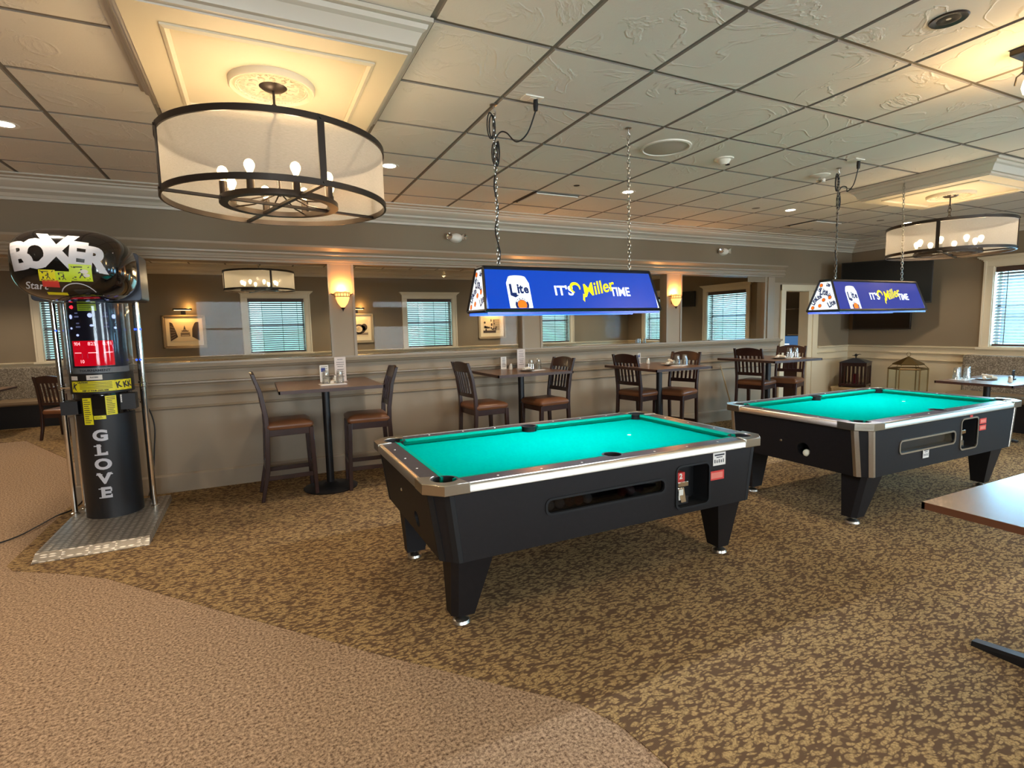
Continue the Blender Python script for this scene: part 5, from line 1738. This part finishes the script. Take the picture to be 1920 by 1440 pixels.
    for (u, v, hw_, hh_, mi) in ((-.085, -.093, .044, .036, 0), (-.002, -.10, .040, .034, 1), (.095, -.073, .06, .055, 1)):
        stamp(s, rect2(-hw_, hw_, -hh_, hh_), lambda p, q: front(p, q, .003), mi, u, v, -.02, fine=.02)
        f4 = lambda p, q: front(p, q, .004)
        if mi == 1 or True:
            stamp(s, rect2(-hw_ * .55, hw_ * .2, hh_ * .62, hh_ * .74), f4, 3, u, v); stamp(s, rect2(-hw_ * .6, -hw_ * .42, -hh_ * .6, hh_ * .74), f4, 3, u, v)
            stamp(s, disc2(hw_ * .1, hh_ * .35, hw_ * .10, 10), f4, 3, u, v)
            stamp(s, rect2(-hw_ * .06, hw_ * .06, -hh_ * .35, hh_ * .3), f4, 3, u + hw_ * .12, v, -.15)
            stamp(s, rect2(-hw_ * .35, 0, -.003, .003), f4, 3, u + hw_ * .1, v + hh_ * .1, .4)
            stamp(s, rect2(-hw_ * .05, hw_ * .05, -hh_ * .45, 0), f4, 3, u + hw_ * .05, v - hh_ * .25, -.5); stamp(s, rect2(-hw_ * .05, hw_ * .05, -hh_ * .45, 0), f4, 3, u + hw_ * .15, v - hh_ * .25, .5)
        if hw_ != .040:
            for sg_ in (-1, 1): stamp(s, rect2(-hw_ * 1.05, hw_ * 1.05, -.0022, .0022), lambda p, q: front(p, q, .0045), 3, u, v, sg_ * .7)
            stamp(s, rect2(-hw_ * .7, hw_ * .7, -hh_ * .86, -hh_ * .8), f4, 3, u, v)
    stamp(s, disc2(.115, -.065, .022, 10, .014), lambda p, q: front(p, q, .005), 4); stamp(s, disc2(.125, -.09, .018, 10, .012), lambda p, q: front(p, q, .005), 4)
    stamp(s, rect2(-.045, .045, -.022, .022), lambda p, q: front(p, q, .003), 2, -.075, -.146, -.05, fine=.02)
    stamp(s, rect2(-.055, .055, -.008, .008), lambda p, q: front(p, q, .003), 0, -.06, -.208, -.04, fine=.02)
    tag(s.build('warning_stickers', head, smooth=False), 'yellow pictogram stickers and a red one')
    # power cable down the back and across the floor
    c = MB(M_CORD)
    c.smooth_path([(.21, .20, .95), (.26, .27, .86), (.285, .29, .7), (.27, .27, .5), (.25, .25, .3), (.2, .25, .08)], .006, 6)
    c.smooth_path([(-.1, .28, .25), (-.25, .33, .16), (-.33, .38, .06), (-.40, .36, .012), (-.47, .25, .010), (-.53, .0, .010), (-.60, -.22, .010), (-.75, -.38, .010), (-1.05, -.55, .010)], .006, 6)
    c.build('power_cable', t)
    return t


boxing_machine()

# ================================================================== WALL AND CEILING FITTINGS
def sconce(x, label):
    t = thing('wall_sconce', label, 'wall lamp', (x, PY0, 1.90), 0, 'bowl sconces on the partition columns')
    b = MB(M_SCONCE)
    b.lathe([(.008, -.12), (.025, -.105), (.052, -.07), (.070, -.02), (.078, .045), (.074, .045), (.066, -.015), (.048, -.064), (.02, -.10)], (0, -.045, 0), 32)
    b.build('bowl', t, angle=60)
    b = MB(M_BRASS)
    for z in (.0, .038):
        b.torus((0, -.045, z), (1, 0, 0), (0, 1, 0), .079, .079, .0035, 32, 5)
    for k in range(16):
        a = 2 * PI * k / 16
        b.box(.079 * math.cos(a) - .002, .079 * math.cos(a) + .002, -.045 + .079 * math.sin(a) - .002, -.045 + .079 * math.sin(a) + .002, 0, .038)
    b.path([(-.08, -.04, .02), (-.105, -.03, .03), (-.11, -.004, .035)], .005, 6); b.path([(.08, -.04, .02), (.105, -.03, .03), (.11, -.004, .035)], .005, 6)
    b.box(-.05, .05, -.012, 0, -.08, .06)
    b.build('metal_band', t, smooth=False)
    b = MB(M_BLACK); b.lathe([(0, -.155), (.005, -.15), (.007, -.138), (.022, -.122), (.024, -.115), (0, -.112)], (0, -.045, 0), 16); b.build('finial', t)
    point('sconce_light', (0, -.055, .085), 6, (255, 176, 96), .03, t)
    return t


sconce(.87, 'glowing bowl sconce on the column right of the first glass opening')
sconce(3.18, 'bowl sconce on the partition column hidden behind the blue beer-sign light')
sconce(5.51, 'glowing bowl sconce on the column right of the blue beer-sign light')

def recessed(x, y, label, on=True, pw=34):
    t = thing('recessed_downlight', label, 'downlight', (x, y, H), 0, 'recessed ceiling downlights')
    b = MB(M_WHITE); b.lathe([(.052, .0), (.075, -.004), (.078, .0), (.078, .004), (.052, .004)], (0, 0, 0), 32); b.build('trim_ring', t)
    b = MB(M_LED if on else M_HOLE); b.lathe([(0, -.001), (.053, -.001), (.053, .006), (0, .006)], (0, 0, 0), 28); b.build('lens', t)
    if on: spot((x, y, H - .03), pw)
    return t


recessed(-1.337, 4.53, 'lit recessed downlight at the far left edge of the ceiling', pw=55)
recessed(1.085, 4.52, 'lit recessed downlight just right of the big chandelier')
recessed(3.51, 4.52, 'lit recessed downlight seen behind the right chain of the nearer sign light')
recessed(5.96, 4.53, 'lit recessed downlight left of the farther sign light cord')
def added_fixture(x, y):  # ring and lens added to dress the unseen extra spots
    b = MB(M_WHITE, M_LED); b.lathe([(.052, .0), (.075, -.004), (.078, .0), (.078, .004), (.052, .004)], (x, y, H), 24)
    b.lathe([(0, -.001), (.053, -.001), (.053, .006), (0, .006)], (x, y, H), 20, 1)
    struct(b.build('trim_added_downlight'))


for (x, y, p) in ((-3.77, 4.52, 85), (-3.77, 1.4, 95), (-1.34, 1.0, 75), (1.1, -1.2, 30), (3.5, -1.2, 30), (6.0, -1.2, 30), (8.4, 4.53, 34), (8.2, 1.4, 30)):  # unseen downlights added out of frame for their light
    added_fixture(x, y); spot((x, y, H - .03), p)
for (x, y) in ((-3.77, 8.2), (-1.34, 8.2), (2.6, 8.2), (5.2, 8.2), (7.6, 8.2), (-3.77, 11.0), (1.9, 11.0), (5.2, 11.0), (8.0, 11.0)):  # more unseen downlights, added to brighten the far room
    added_fixture(x, y); spot((x, y, H - .03), 58)

b = MB(M_BRONZE, M_HOLE); b.lathe([(.045, -.002), (.07, -.006), (.075, 0), (.075, .004)], (0, 0, 0), 28); b.lathe([(0, .003), (.03, -.006), (.05, -.001)], (0, 0, 0), 20, 1)
o = b.build('ceiling_canister'); o.location = (2.912, 1.447, H); tag(o, 'unlit bronze recessed fitting in the ceiling, top right', 'downlight')
b = MB(M_HOLE); b.lathe([(0, -.001), (.030, -.001), (.032, .002)], (0, 0, 0), 20); o = b.build('ceiling_hole'); o.location = (2.878, 4.492, H); tag(o, 'small black round hole in the ceiling above the nearer sign light', 'hole')
for (x, y, lb) in ((5.45, 4.60, 'small dark slot in the ceiling left of the farther light cord'), (7.8, 4.55, 'small dark slot in the ceiling right of the farther light chain')):
    b = MB(M_TBAR); b.lathe([(0, -.002), (.045, -.002), (.048, .002)], (0, 0, 0), 20); o = b.build('sprinkler_plate'); o.location = (x, y, H); tag(o, lb, 'plate')
b = MB(mat('speaker_grille', (176, 172, 162), .6, bump=(300, .3, .002)), M_WHITE)
b.lathe([(0, -.006), (.165, -.005), (.168, -.004)], (0, 0, 0), 48, 0); b.lathe([(.166, -.004), (.172, -.011), (.188, -.008), (.19, 0)], (0, 0, 0), 48, 1)
o = b.build('ceiling_speaker'); o.location = (2.92, 3.30, H); tag(o, 'large round flush speaker in the ceiling right of the hanging chain', 'speaker')
b = MB(M_WHITE, M_HOLE); b.lathe([(0, -.05), (.03, -.048), (.045, -.03), (.055, -.012), (.075, -.008), (.078, 0)], (0, 0, 0), 32, 0); b.lathe([(0, -.052), (.018, -.052), (.018, -.045)], (.02, -.02, 0), 12, 1)
o = b.build('smoke_detector'); o.location = (3.57, 3.34, H); tag(o, 'white domed smoke detector on the ceiling right of the round speaker', 'smoke detector')
b = MB(M_WHITE, M_CHROME); b.lathe([(0, -.02), (.05, -.016), (.085, -.006), (.088, 0)], (0, 0, 0), 32, 0); b.lathe([(0, -.06), (.01, -.055), (.012, -.02)], (0, 0, 0), 12, 1); b.torus((0, 0, -.05), (1, 0, 0), (0, 1, 0), .025, .025, .004, 14, 5, 1)
b.lathe([(0, -.055), (.018, -.045), (.018, -.02)], (.08, .02, 0), 12, 0)
o = b.build('fire_sprinkler'); o.location = (4.82, 3.37, H); tag(o, 'white sprinkler fitting left of the farther sign light cord', 'sprinkler')


def vent(x0, x1, y0, y1, label):
    t = thing('ceiling_vent', label, 'vent', ((x0 + x1) / 2, (y0 + y1) / 2, H), 0, 'square ceiling air vents')
    hx, hy = (x1 - x0) / 2, (y1 - y0) / 2
    b = MB(M_HOLE); b.box(-hx, hx, -hy, hy, -.003, .004); b.build('duct_opening', t, smooth=False)
    b = MB(M_TILE); b.box(-hx + .035, hx - .02, -hy + .0, hy - .05, -.020, -.008); b.build('deflector_panel', t, smooth=False)
    return t


vent(2.59, 3.13, 4.83, 5.31, 'square air vent with dark gaps in the ceiling above the nearer sign light')
vent(6.85, 7.44, 4.84, 5.28, 'square air vent with dark gaps in the ceiling behind the farther light cord')

# exposed-bulb ceiling lamp at the right edge
t = thing('ceiling_lamp', 'bronze ceiling lamp with a bright bare bulb at the right edge of the picture', 'ceiling lamp', (3.60, 1.42, H))
b = MB(M_BRONZE); b.box(-.06, .10, -.06, .06, -.03, 0); b.build('canopy', t, bevel=.005)
b = MB(M_BRONZE); b.lathe([(0, -.03), (.035, -.03), (.035, -.11), (0, -.11)], (.03, 0, 0), 20); b.build('socket', t)
b = MB(M_BRONZE)
for k in range(4):
    a = k * PI / 2 + .4
    b.path([(.03 + .03 * math.cos(a), .03 * math.sin(a), -.10), (.03 + .055 * math.cos(a), .055 * math.sin(a), -.12), (.03 + .06 * math.cos(a), .06 * math.sin(a), -.16)], .004, 6)
b.build('cage', t)
b = MB(M_BULB); b.lathe([(.012, -.11), (.03, -.15), (.036, -.18), (.028, -.21), (0, -.225)], (.03, 0, 0), 18); b.build('bulb', t)
point('bulb_light', (.03, 0, -.25), 10, (255, 206, 140), .03, t)


def emergency(x, z, label):
    t = thing('emergency_light', label, 'emergency light', (x, PY0 - .006, z), 0, 'twin-head emergency lights')
    b = MB(M_WHITE)
    rings = []
    for k in range(9):
        a = PI / 2 * k / 8
        sx, sz, y = .085 * math.cos(a) ** .6 if k < 8 else .002, .055 * math.cos(a) ** .6 if k < 8 else .002, -.075 * math.sin(a)
        rings.append([(sx * math.cos(2 * PI * i / 28), y, sz * math.sin(2 * PI * i / 28)) for i in range(28)])
    b.loft(rings); b.build('housing', t, angle=60)
    for sx in (-1, 1):
        b = MB(M_WHITE, M_CHROME)
        b.lathe([(0, 0), (.028, .004), (.036, .03), (.038, .04)], (0, 0, 0), 22, 0); b.lathe([(.036, .041), (.03, .034), (0, .028)], (0, 0, 0), 22, 1)
        o = b.build('lamp_head', t); o.location = (sx * .075, -.04, .008); o.rotation_euler = (math.radians(90), 0, sx * .65)
    return t


emergency(2.183, 2.585, 'white twin-head emergency light on the wall left of the blue beer sign')
emergency(6.447, 2.597, 'white twin-head emergency light high on the wall above the third stool pair')

# ================================================================== TELEVISIONS
def tv(name, a, b_, z0, z1, label, depth=.05, mount=True):
    """a, b_: (x, y) of the left and right edges of the screen as seen from the room"""
    A, B = Vector((a[0], a[1], 0)), Vector((b_[0], b_[1], 0))
    mid = (A + B) / 2; w = (B - A).length
    ang = math.atan2(B.y - A.y, B.x - A.x)
    t = thing(name, label, 'television', (mid.x, mid.y, (z0 + z1) / 2), ang)
    h = z1 - z0
    m_ = MB(M_TVB); m_.box(-w / 2, w / 2, 0, depth, -h / 2, h / 2); m_.box(-w * .3, w * .3, depth, depth + .03, -h * .3, h * .3); m_.build('bezel', t, bevel=.004)
    m_ = MB(M_TV); m_.box(-w / 2 + .012, w / 2 - .012, -.003, .002, -h / 2 + .02, h / 2 - .012); m_.build('screen', t, smooth=False)
    if mount:
        m_ = MB(M_BLACK); m_.box(-.12, .12, depth + .03, depth + .05, -.12, .12); m_.box(-.03, .03, depth + .05, depth + mount, -.03, .03)
        m_.build('wall_bracket', t)
    return t


tv('television', (8.72, 5.66), (9.26, 4.60), 1.77, 2.46, 'large black television across the corner behind the farther sign light', mount=.56)
tv('television', (9.30, 5.80), (9.46, 4.98), 1.365, 1.83, 'smaller black television below the large one in the corner', mount=.09)
tv('television', (9.38, 10.30), (9.50, 9.70), 1.93, 2.30, 'television on the far room right wall beside the window, reflecting blinds', mount=.05)

# ================================================================== RIGHT SIDE: LANTERNS, BOOTH, TABLE
t = thing('wooden_side_table', 'low pale side table in the corner under the dark wooden lantern', 'side table', (9.20, 5.66, .004))
b = MB(mat('pale_wood', (206, 180, 136), .5, var=(6, .1))); b.box(-.24, .24, -.26, .26, .36, .395); b.build('tabletop', t, bevel=.004)
b = MB(MATS['pale_wood']); b.box(-.22, .22, -.24, .24, .30, .36); b.build('apron', t)
for sx in (-1, 1):
    for sy in (-1, 1):
        b = MB(MATS['pale_wood']); b.box(sx * .21 - .02, sx * .21 + .02, sy * .23 - .02, sy * .23 + .02, 0, .36); b.build('leg', t, bevel=.003)
t = thing('lantern', 'dark reddish wooden slatted lantern with a bird on top, on the low side table', 'lantern', (9.18, 5.64, .399), .35)
b = MB(M_DWOOD)
for sx in (-1, 1):
    for sy in (-1, 1):
        b.box(sx * .18 - .016, sx * .18 + .016, sy * .18 - .016, sy * .18 + .016, 0, .42)
b.box(-.20, .20, -.20, .20, .02, .06)
for sx in (-1, 1):
    b.box(sx * .18 - .012, sx * .18 + .012, -.18, .18, .36, .42); b.box(-.18, .18, sx * .18 - .012, sx * .18 + .012, .36, .42)
b.build('frame', t, bevel=.003)
b = MB(M_DWOOD)
for k in range(5):
    y = -.12 + .06 * k
    for sx in (-1, 1):
        b.box(sx * .178 - .006, sx * .178 + .006, y - .011, y + .011, .06, .38); b.box(y - .011, y + .011, sx * .178 - .006, sx * .178 + .006, .06, .38)
b.build('slats', t)
b = MB(mat('lantern_roof', (70, 74, 84), .4, .5))
b.loft([[(x, y, .42) for x, y in ((-.21, -.21), (.21, -.21), (.21, .21), (-.21, .21))], [(x, y, .45) for x, y in ((-.14, -.14), (.14, -.14), (.14, .14), (-.14, .14))], [(x, y, .485) for x, y in ((-.05, -.05), (.05, -.05), (.05, .05), (-.05, .05))]])
b.build('roof', t, smooth=False)
b = MB(M_BLACK)
b.lathe([(0, .48), (.012, .49), (.006, .51), (.02, .525), (.024, .54), (.012, .56), (0, .562)], (0, 0, 0), 12)
b.path([(.0, -.015, .54), (-.0, -.05, .555), (0, -.075, .55)], .008, 6, r1=.002); b.path([(0, .015, .535), (0, .06, .53)], .008, 6, r1=.002)
b.build('bird_finial', t)
b = MB(mat('candle_red', (120, 30, 40), .4)); b.lathe([(0, .06), (.05, .06), (.05, .22), (0, .22)], (0, 0, 0), 20); o = b.build('candle'); o.location = (9.18, 5.64, .4); tag(o, 'dark red candle inside the wooden slatted lantern', 'candle')

t = thing('lantern', 'tall brass and glass hexagonal floor lantern with a pyramid roof by the cream wall', 'lantern', (9.05, 4.76, .004), -.2)
hexp = [(.25 * math.cos(PI / 3 * k + .26), .25 * math.sin(PI / 3 * k + .26)) for k in range(6)]
b = MB(M_BRASS)
for z in (.015, .765):
    for k in range(6):
        b.path([(hexp[k][0], hexp[k][1], z), (hexp[(k + 1) % 6][0], hexp[(k + 1) % 6][1], z)], .012, 4)
for x, y in hexp: b.path([(x, y, 0), (x, y, .775)], .012, 4)
b.prism([(x * .96, y * .96) for x, y in hexp], .0, .012)
for k in range(6):
    x, y = hexp[k]; b.path([(x, y, .775), (x * .78, y * .78, .83)], .004, 4)
b.build('frame', t, smooth=False)
b = MB(M_GLASS)
for k in range(6):
    (x, y), (x2, y2) = hexp[k], hexp[(k + 1) % 6]
    b.hexa([(x, y, .03), (x2, y2, .03), (x2 * .99, y2 * .99, .03), (x * .99, y * .99, .03)], [(x, y, .75), (x2, y2, .75), (x2 * .99, y2 * .99, .75), (x * .99, y * .99, .75)])
b.build('panes', t, smooth=False)
b = MB(M_BRASS)
b.loft([[(x * .80, y * .80, .825) for x, y in hexp], [(x * .82, y * .82, .84) for x, y in hexp], [(x * .04, y * .04, .95) for x, y in hexp]])
b.torus((0, 0, .985), (0, 1, 0), (0, 0, 1), .03, .035, .003, 16, 5)
b.build('roof', t, smooth=False)
b = MB(mat('candle_cream', (236, 226, 196), .5)); b.lathe([(0, 0), (.09, 0), (.09, .22), (0, .225)], (0, 0, 0), 28); o = b.build('candle'); o.location = (9.05, 4.76, .017); tag(o, 'thick cream candle inside the hexagonal brass lantern', 'candle')


def booth(label, axis, wall, sg, a0, a1, zb=1.02, group=None, depth=.62):
    """bench along a wall; local a = along, d = out of the wall"""
    t = thing('booth_bench', label, 'booth', (0, 0, .004), 0, group)

    def bx(mb, p, q, d0, d1, z0, z1, mi=0):
        if axis == 'x': mb.box(p, q, min(wall + sg * d0, wall + sg * d1), max(wall + sg * d0, wall + sg * d1), z0, z1, mi)
        else: mb.box(min(wall + sg * d0, wall + sg * d1), max(wall + sg * d0, wall + sg * d1), p, q, z0, z1, mi)
    m_ = MB(M_BOOTH); bx(m_, a0, a1, .06, .20, .40, zb); m_.build('back_cushion', t, bevel=.03, seg=3)
    m_ = MB(mat('seat_vinyl', (150, 128, 100), .4)); bx(m_, a0, a1, .18, depth, .38, .47); m_.build('seat_cushion', t, bevel=.03, seg=3)
    m_ = MB(mat('booth_black_panel', (26, 25, 26), .4)); bx(m_, a0 + .01, a1 - .01, .06, depth - .03, .0, .38); m_.build('plinth', t)
    return t


for k, (a0, a1) in enumerate(((-6.5, -4.07), (-4.06, -1.50), (-1.49, 1.05), (1.06, 3.57), (3.58, 6.85))):
    booth(['patterned booth bench at the far left end of the far room', 'patterned booth bench in the far room behind the dining chair', 'patterned booth bench under the far window left of the first sconce',
           'patterned booth bench under the second far window', 'patterned booth bench under the far picture beside the blue sign'][k], 'x', YN, -1, a0, a1, 1.02, 'booth benches in the far room')
booth('patterned booth bench on the right wall under the window, right edge of the picture', 'y', XR, -1, .4, 4.21, .985)
table('dark dining table at the right wall booth with four upturned glasses', 7.62, 8.95, 2.93, 3.70, .76, 'cross', 'dining_table', r=.34, by=3.44)
GZ = .757
napkin((8.02, 3.585, GZ), .1, .34, .17, 'white paper mat under the four glasses on the right dining table')
for k, (x, y) in enumerate(((7.90, 3.60), (8.00, 3.63), (8.03, 3.55), (8.14, 3.59))):
    tumbler((x, y, GZ + .007), ['leftmost', 'second', 'third', 'rightmost'][k] + ' of the four upturned glasses on the right dining table', 'glasses on the right dining table', .15)
plate((8.17, 3.40, GZ), 'plate of rolled napkins on the right dining table')
for k in range(3):
    roll((8.13 + .05 * k, 3.41 - .01 * k, GZ + .012 + .022 * (k == 1)), .4 + k, ['left', 'upper', 'right'][k] + ' rolled napkin on the plate of the right dining table', 'rolled napkins on the right table', .12)
shaker((8.04, 3.12, GZ), 'small salt shaker on the right dining table')
b = MB(M_BLACK); b.box(-.03, .03, -.02, .02, 0, .02); b.box(-.03, .03, -.003, .003, .02, .12); o = b.build('menu_holder', bevel=.002); o.location = (8.36, 3.22, GZ); tag(o, 'small dark menu holder on the right dining table', 'menu holder')

# foreground table at the lower right
t = table('brown-edged table in the lower right foreground reflecting blue daylight', 2.52, 3.42, .42, 1.243, .76, 'cross', 'dining_table', r=.39, bx=2.965, by=.82, top=M_TOP2)

# ================================================================== FAR ROOM
table('dark dining table edge at the far left, before the far booth', -5.0, -3.60, 10.75, 11.45, .745, 'cross', 'dining_table', group=None)
table('dark dining table behind the dining chair, left of the boxing machine', -3.0, -1.9, 10.75, 11.45, .745, 'cross', 'dining_table')
ch = make_stool('dark wood dining chair in the far room just left of the boxing machine', .46, 'dining_chair', 'chair', .50)
ch.location = (-2.72, 10.30, .004); ch.rotation_euler = (0, 0, 1.25)
M_SKETCH = mat('sketch_dark', (70, 58, 52), .8); M_MAT = mat('picture_mat', (236, 220, 184), .7); M_PRT = mat('print_paper', (226, 206, 168), .7); M_FRAME = mat('picture_frame', (176, 152, 116), .35, .5)


def picture(cx, label, kind_):
    t = thing('framed_picture', label, 'picture', (cx, YN - .001, 1.585), 0, 'framed pictures in the far room')
    w, h = .365, .325
    b = MB(M_FRAME)
    for (o_, i_, d0, d1) in ((0, .030, 0, .035), (.030, .055, 0, .022)):
        b.box(-w + o_, w - o_, -d1, -d0, h - i_, h - o_); b.box(-w + o_, w - o_, -d1, -d0, -h + o_, -h + i_)
        b.box(-w + o_, -w + i_, -d1, -d0, -h + o_, h - o_); b.box(w - i_, w - o_, -d1, -d0, -h + o_, h - o_)
    b.build('frame', t, bevel=.003)
    b = MB(M_MAT); b.box(-w + .05, w - .05, -.012, -.002, -h + .05, h - .05); b.build('mat_board', t, smooth=False)
    b = MB(M_PRT, M_SKETCH, M_SG if False else mat('sketch_grey', (140, 122, 104), .8))
    fn = plane_fn((0, -.0125, 0), (1, 0, 0), (0, 0, 1), .001); f2 = plane_fn((0, -.0125, 0), (1, 0, 0), (0, 0, 1), .002); f3 = plane_fn((0, -.0125, 0), (1, 0, 0), (0, 0, 1), .003)
    stamp(b, rect2(-.245, .245, -.19, .19), fn, 0)
    rnd = random.Random(cx)
    if kind_ == 0:
        stamp(b, ([(-.245, -.18), (-.12, -.10), (-.15, .02), (-.20, .17), (-.245, .19)], [(0, 1, 2, 3, 4)]), f2, 1)
        stamp(b, ([(.245, -.18), (.12, -.10), (.13, .06), (.17, .16), (.2, .19), (.245, .19)], [(0, 1, 2, 3, 4, 5)]), f2, 1)
        stamp(b, ([(-.075, -.09), (.09, -.09), (.085, -.02), (.02, .05), (-.02, .05), (-.075, -.03)], [(0, 1, 2, 3, 4, 5)]), f2, 2)
        stamp(b, ([(-.02, .05), (.02, .05), (0, .13)], [(0, 1, 2)]), f2, 1)
        for q in range(4): stamp(b, rect2(-.06, .07, -.075 + q * .03, -.066 + q * .03), f3, 1 if q % 2 else 0)
        for q in range(5): stamp(b, ([(-.24, -.14 + q * .06), (-.16 + .0 * q, -.09 + q * .04), (-.16, -.082 + q * .04), (-.24, -.128 + q * .06)], [(0, 1, 2, 3)]), f3, 2)
    elif kind_ == 1:
        stamp(b, disc2(.05, -.02, .14, 20, .11), f2, 1); stamp(b, disc2(.04, -.02, .08, 20, .07), f3, 0); stamp(b, rect2(-.24, .24, -.15, -.10), f2, 2); stamp(b, disc2(.16, .02, .07, 12, .08), f2, 1)
        stamp(b, disc2(-.12, -.06, .12, 14, .07), f2, 1)
        for q in range(3): stamp(b, rect2(.0 + q * .03, .012 + q * .03, -.06, .02), f3, 1)
    else:
        stamp(b, rect2(.02, .2, -.12, .15), f2, 2)
        for q in range(8):
            stamp(b, rect2(.03, .19, -.11 + q * .032, -.10 + q * .032), f3, 0); 
        for q in range(16):
            a, c_ = rnd.uniform(-.22, .12), rnd.uniform(-.16, .15)
            stamp(b, disc2(a, c_ - .02, rnd.uniform(.015, .045), 7, rnd.uniform(.012, .04)), f3, 1)
        stamp(b, rect2(-.24, .1, -.18, -.12), f2, 1)
    b.build('print', t, smooth=False)
    l_ = thing('picture_light', 'slim dark picture lamp above the ' + ['street-scene picture left', 'half-hidden picture behind the column', 'picture below the blue sign'][kind_], 'picture light', (cx, YN, 2.02), 0, 'picture lamps in the far room')
    b = MB(M_BLACK); b.path([(-.16, -.11, 0), (.16, -.11, 0)], .018, 10); b.path([(0, -.11, 0), (0, -.05, -.02), (0, 0, -.06)], .006, 6); b.box(-.04, .04, -.01, 0, -.10, -.03); b.build('lamp_body', l_)
    b = MB(emis('picture_glow', (255, 214, 150), 4)); b.box(-.14, .14, -.118, -.102, -.021, -.015); b.build('lamp_tube', l_)
    d = bpy.data.lights.new('picture_lamp', 'AREA'); d.shape = 'RECTANGLE'; d.size = .3; d.size_y = .03; d.energy = 4; d.color = lin((255, 190, 110))[:3]
    o = bpy.data.objects.new('picture_lamp', d); COL.objects.link(o); o.parent = l_; o.location = (0, -.11, -.03); o.rotation_euler = (-.6, 0, 0)
    point('picture_glow', (.10, -.09, .05), 1.2, (255, 190, 110), .02, l_)


picture(-1.24, 'framed street scene print with a spired building, left glass opening', 0)
picture(2.06, 'framed print with a dark round shape partly hidden by the sconce column', 1)
picture(5.35, 'framed busy print of buildings seen just below the blue sign', 2)

# tall tables beyond the partition on the right
table('pale-topped high table by the far room right wall, seen under the blue sign', 8.2, 9.0, 10.3, 11.0, 1.06, name='high_table')
for k, (x, y) in enumerate(((8.40, 10.45), (8.50, 10.5), (8.62, 10.45))):
    tumbler((x, y, 1.062), ['left', 'middle', 'right'][k] + ' glass on the far high table seen under the blue sign', 'glasses on the far high table', .13)
table('high table beyond the partition under the rightmost far window', 7.9, 8.7, 8.5, 9.2, 1.06, name='high_table')
for k, (x, y, s_) in enumerate(((8.0, 9.02, 1), (8.32, 9.05, 1.5))):
    b = MB(M_NAP); b.lathe([(0, 0), (.055 * s_, 0), (.045 * s_, .10), (.03 * s_, .14), (0, .145)], (0, 0, 0), 20); o = b.build('folded_napkin'); o.location = (x, y, 1.061)
    tag(o, ['smaller', 'larger'][k] + ' white folded napkin on the high table under the rightmost far window', 'napkin')

# room behind the doorway
t = thing('service_counter', 'dark service counter in the room behind the doorway', 'counter', (9.25, 6.95, .004))
b = MB(M_DWOOD); b.box(-.26, .28, -.45, .45, 0, .86); b.build('cabinet', t); b = MB(M_TOP); b.box(-.28, .28, -.47, .47, .86, .90); b.build('countertop', t)
t = thing('till_screen', 'blue-lit till screen standing on the counter behind the doorway', 'screen', (9.16, 6.92, .906), -.95)
b = MB(M_BLACK); b.box(-.09, .09, .02, .16, 0, .02); b.box(-.03, .03, .06, .09, .02, .14); b.build('stand', t)
b = MB(M_BLACK); b.box(-.20, .20, .03, .06, .08, .36); b.build('bezel', t, bevel=.005)
b = MB(emis('till_screen_glow', (74, 112, 156), .55), emis('till_text', (220, 235, 255), 1.2)); b.box(-.185, .185, .026, .030, .095, .345); b.box(-.10, .02, .0245, .0255, .18, .20, 1); b.build('screen', t, smooth=False)
b = MB(M_UNLITWALL, M_WHITE); b.box(-.02, .14, -.5, .4, 0, .02, 0); b.box(-.035, -.02, -.5, .4, -.004, .02, 0); o = b.build('wall_shelf'); o.location = (9.38, 7.0, 1.74); tag(o, 'dark wall shelf in the room behind the doorway', 'shelf')
b = MB(M_PAPER); b.box(-.05, .05, -.10, .10, 0, .012); o = b.build('paper_stack'); o.location = (9.42, 7.05, 1.76); tag(o, 'white papers on the shelf behind the doorway', 'paper')
b = MB(M_PAPER); b.box(-.04, .04, -.10, .10, 0, .014); o = b.build('paper_stack'); o.location = (9.22, 6.86, 1.267); o.rotation_euler = (0, 0, .6); tag(o, 'white papers lying on top of the till screen', 'paper')

# cue leaning against the partition
b = MB(mat('cue_wood', (196, 164, 112), .35)); b.path([(6.62, 5.86, .006), (6.42, 5.995, .88)], .014, 10, r1=.007); o = b.build('pool_cue'); tag(o, 'short wooden cue leaning on the partition left of the fourth high table', 'cue')
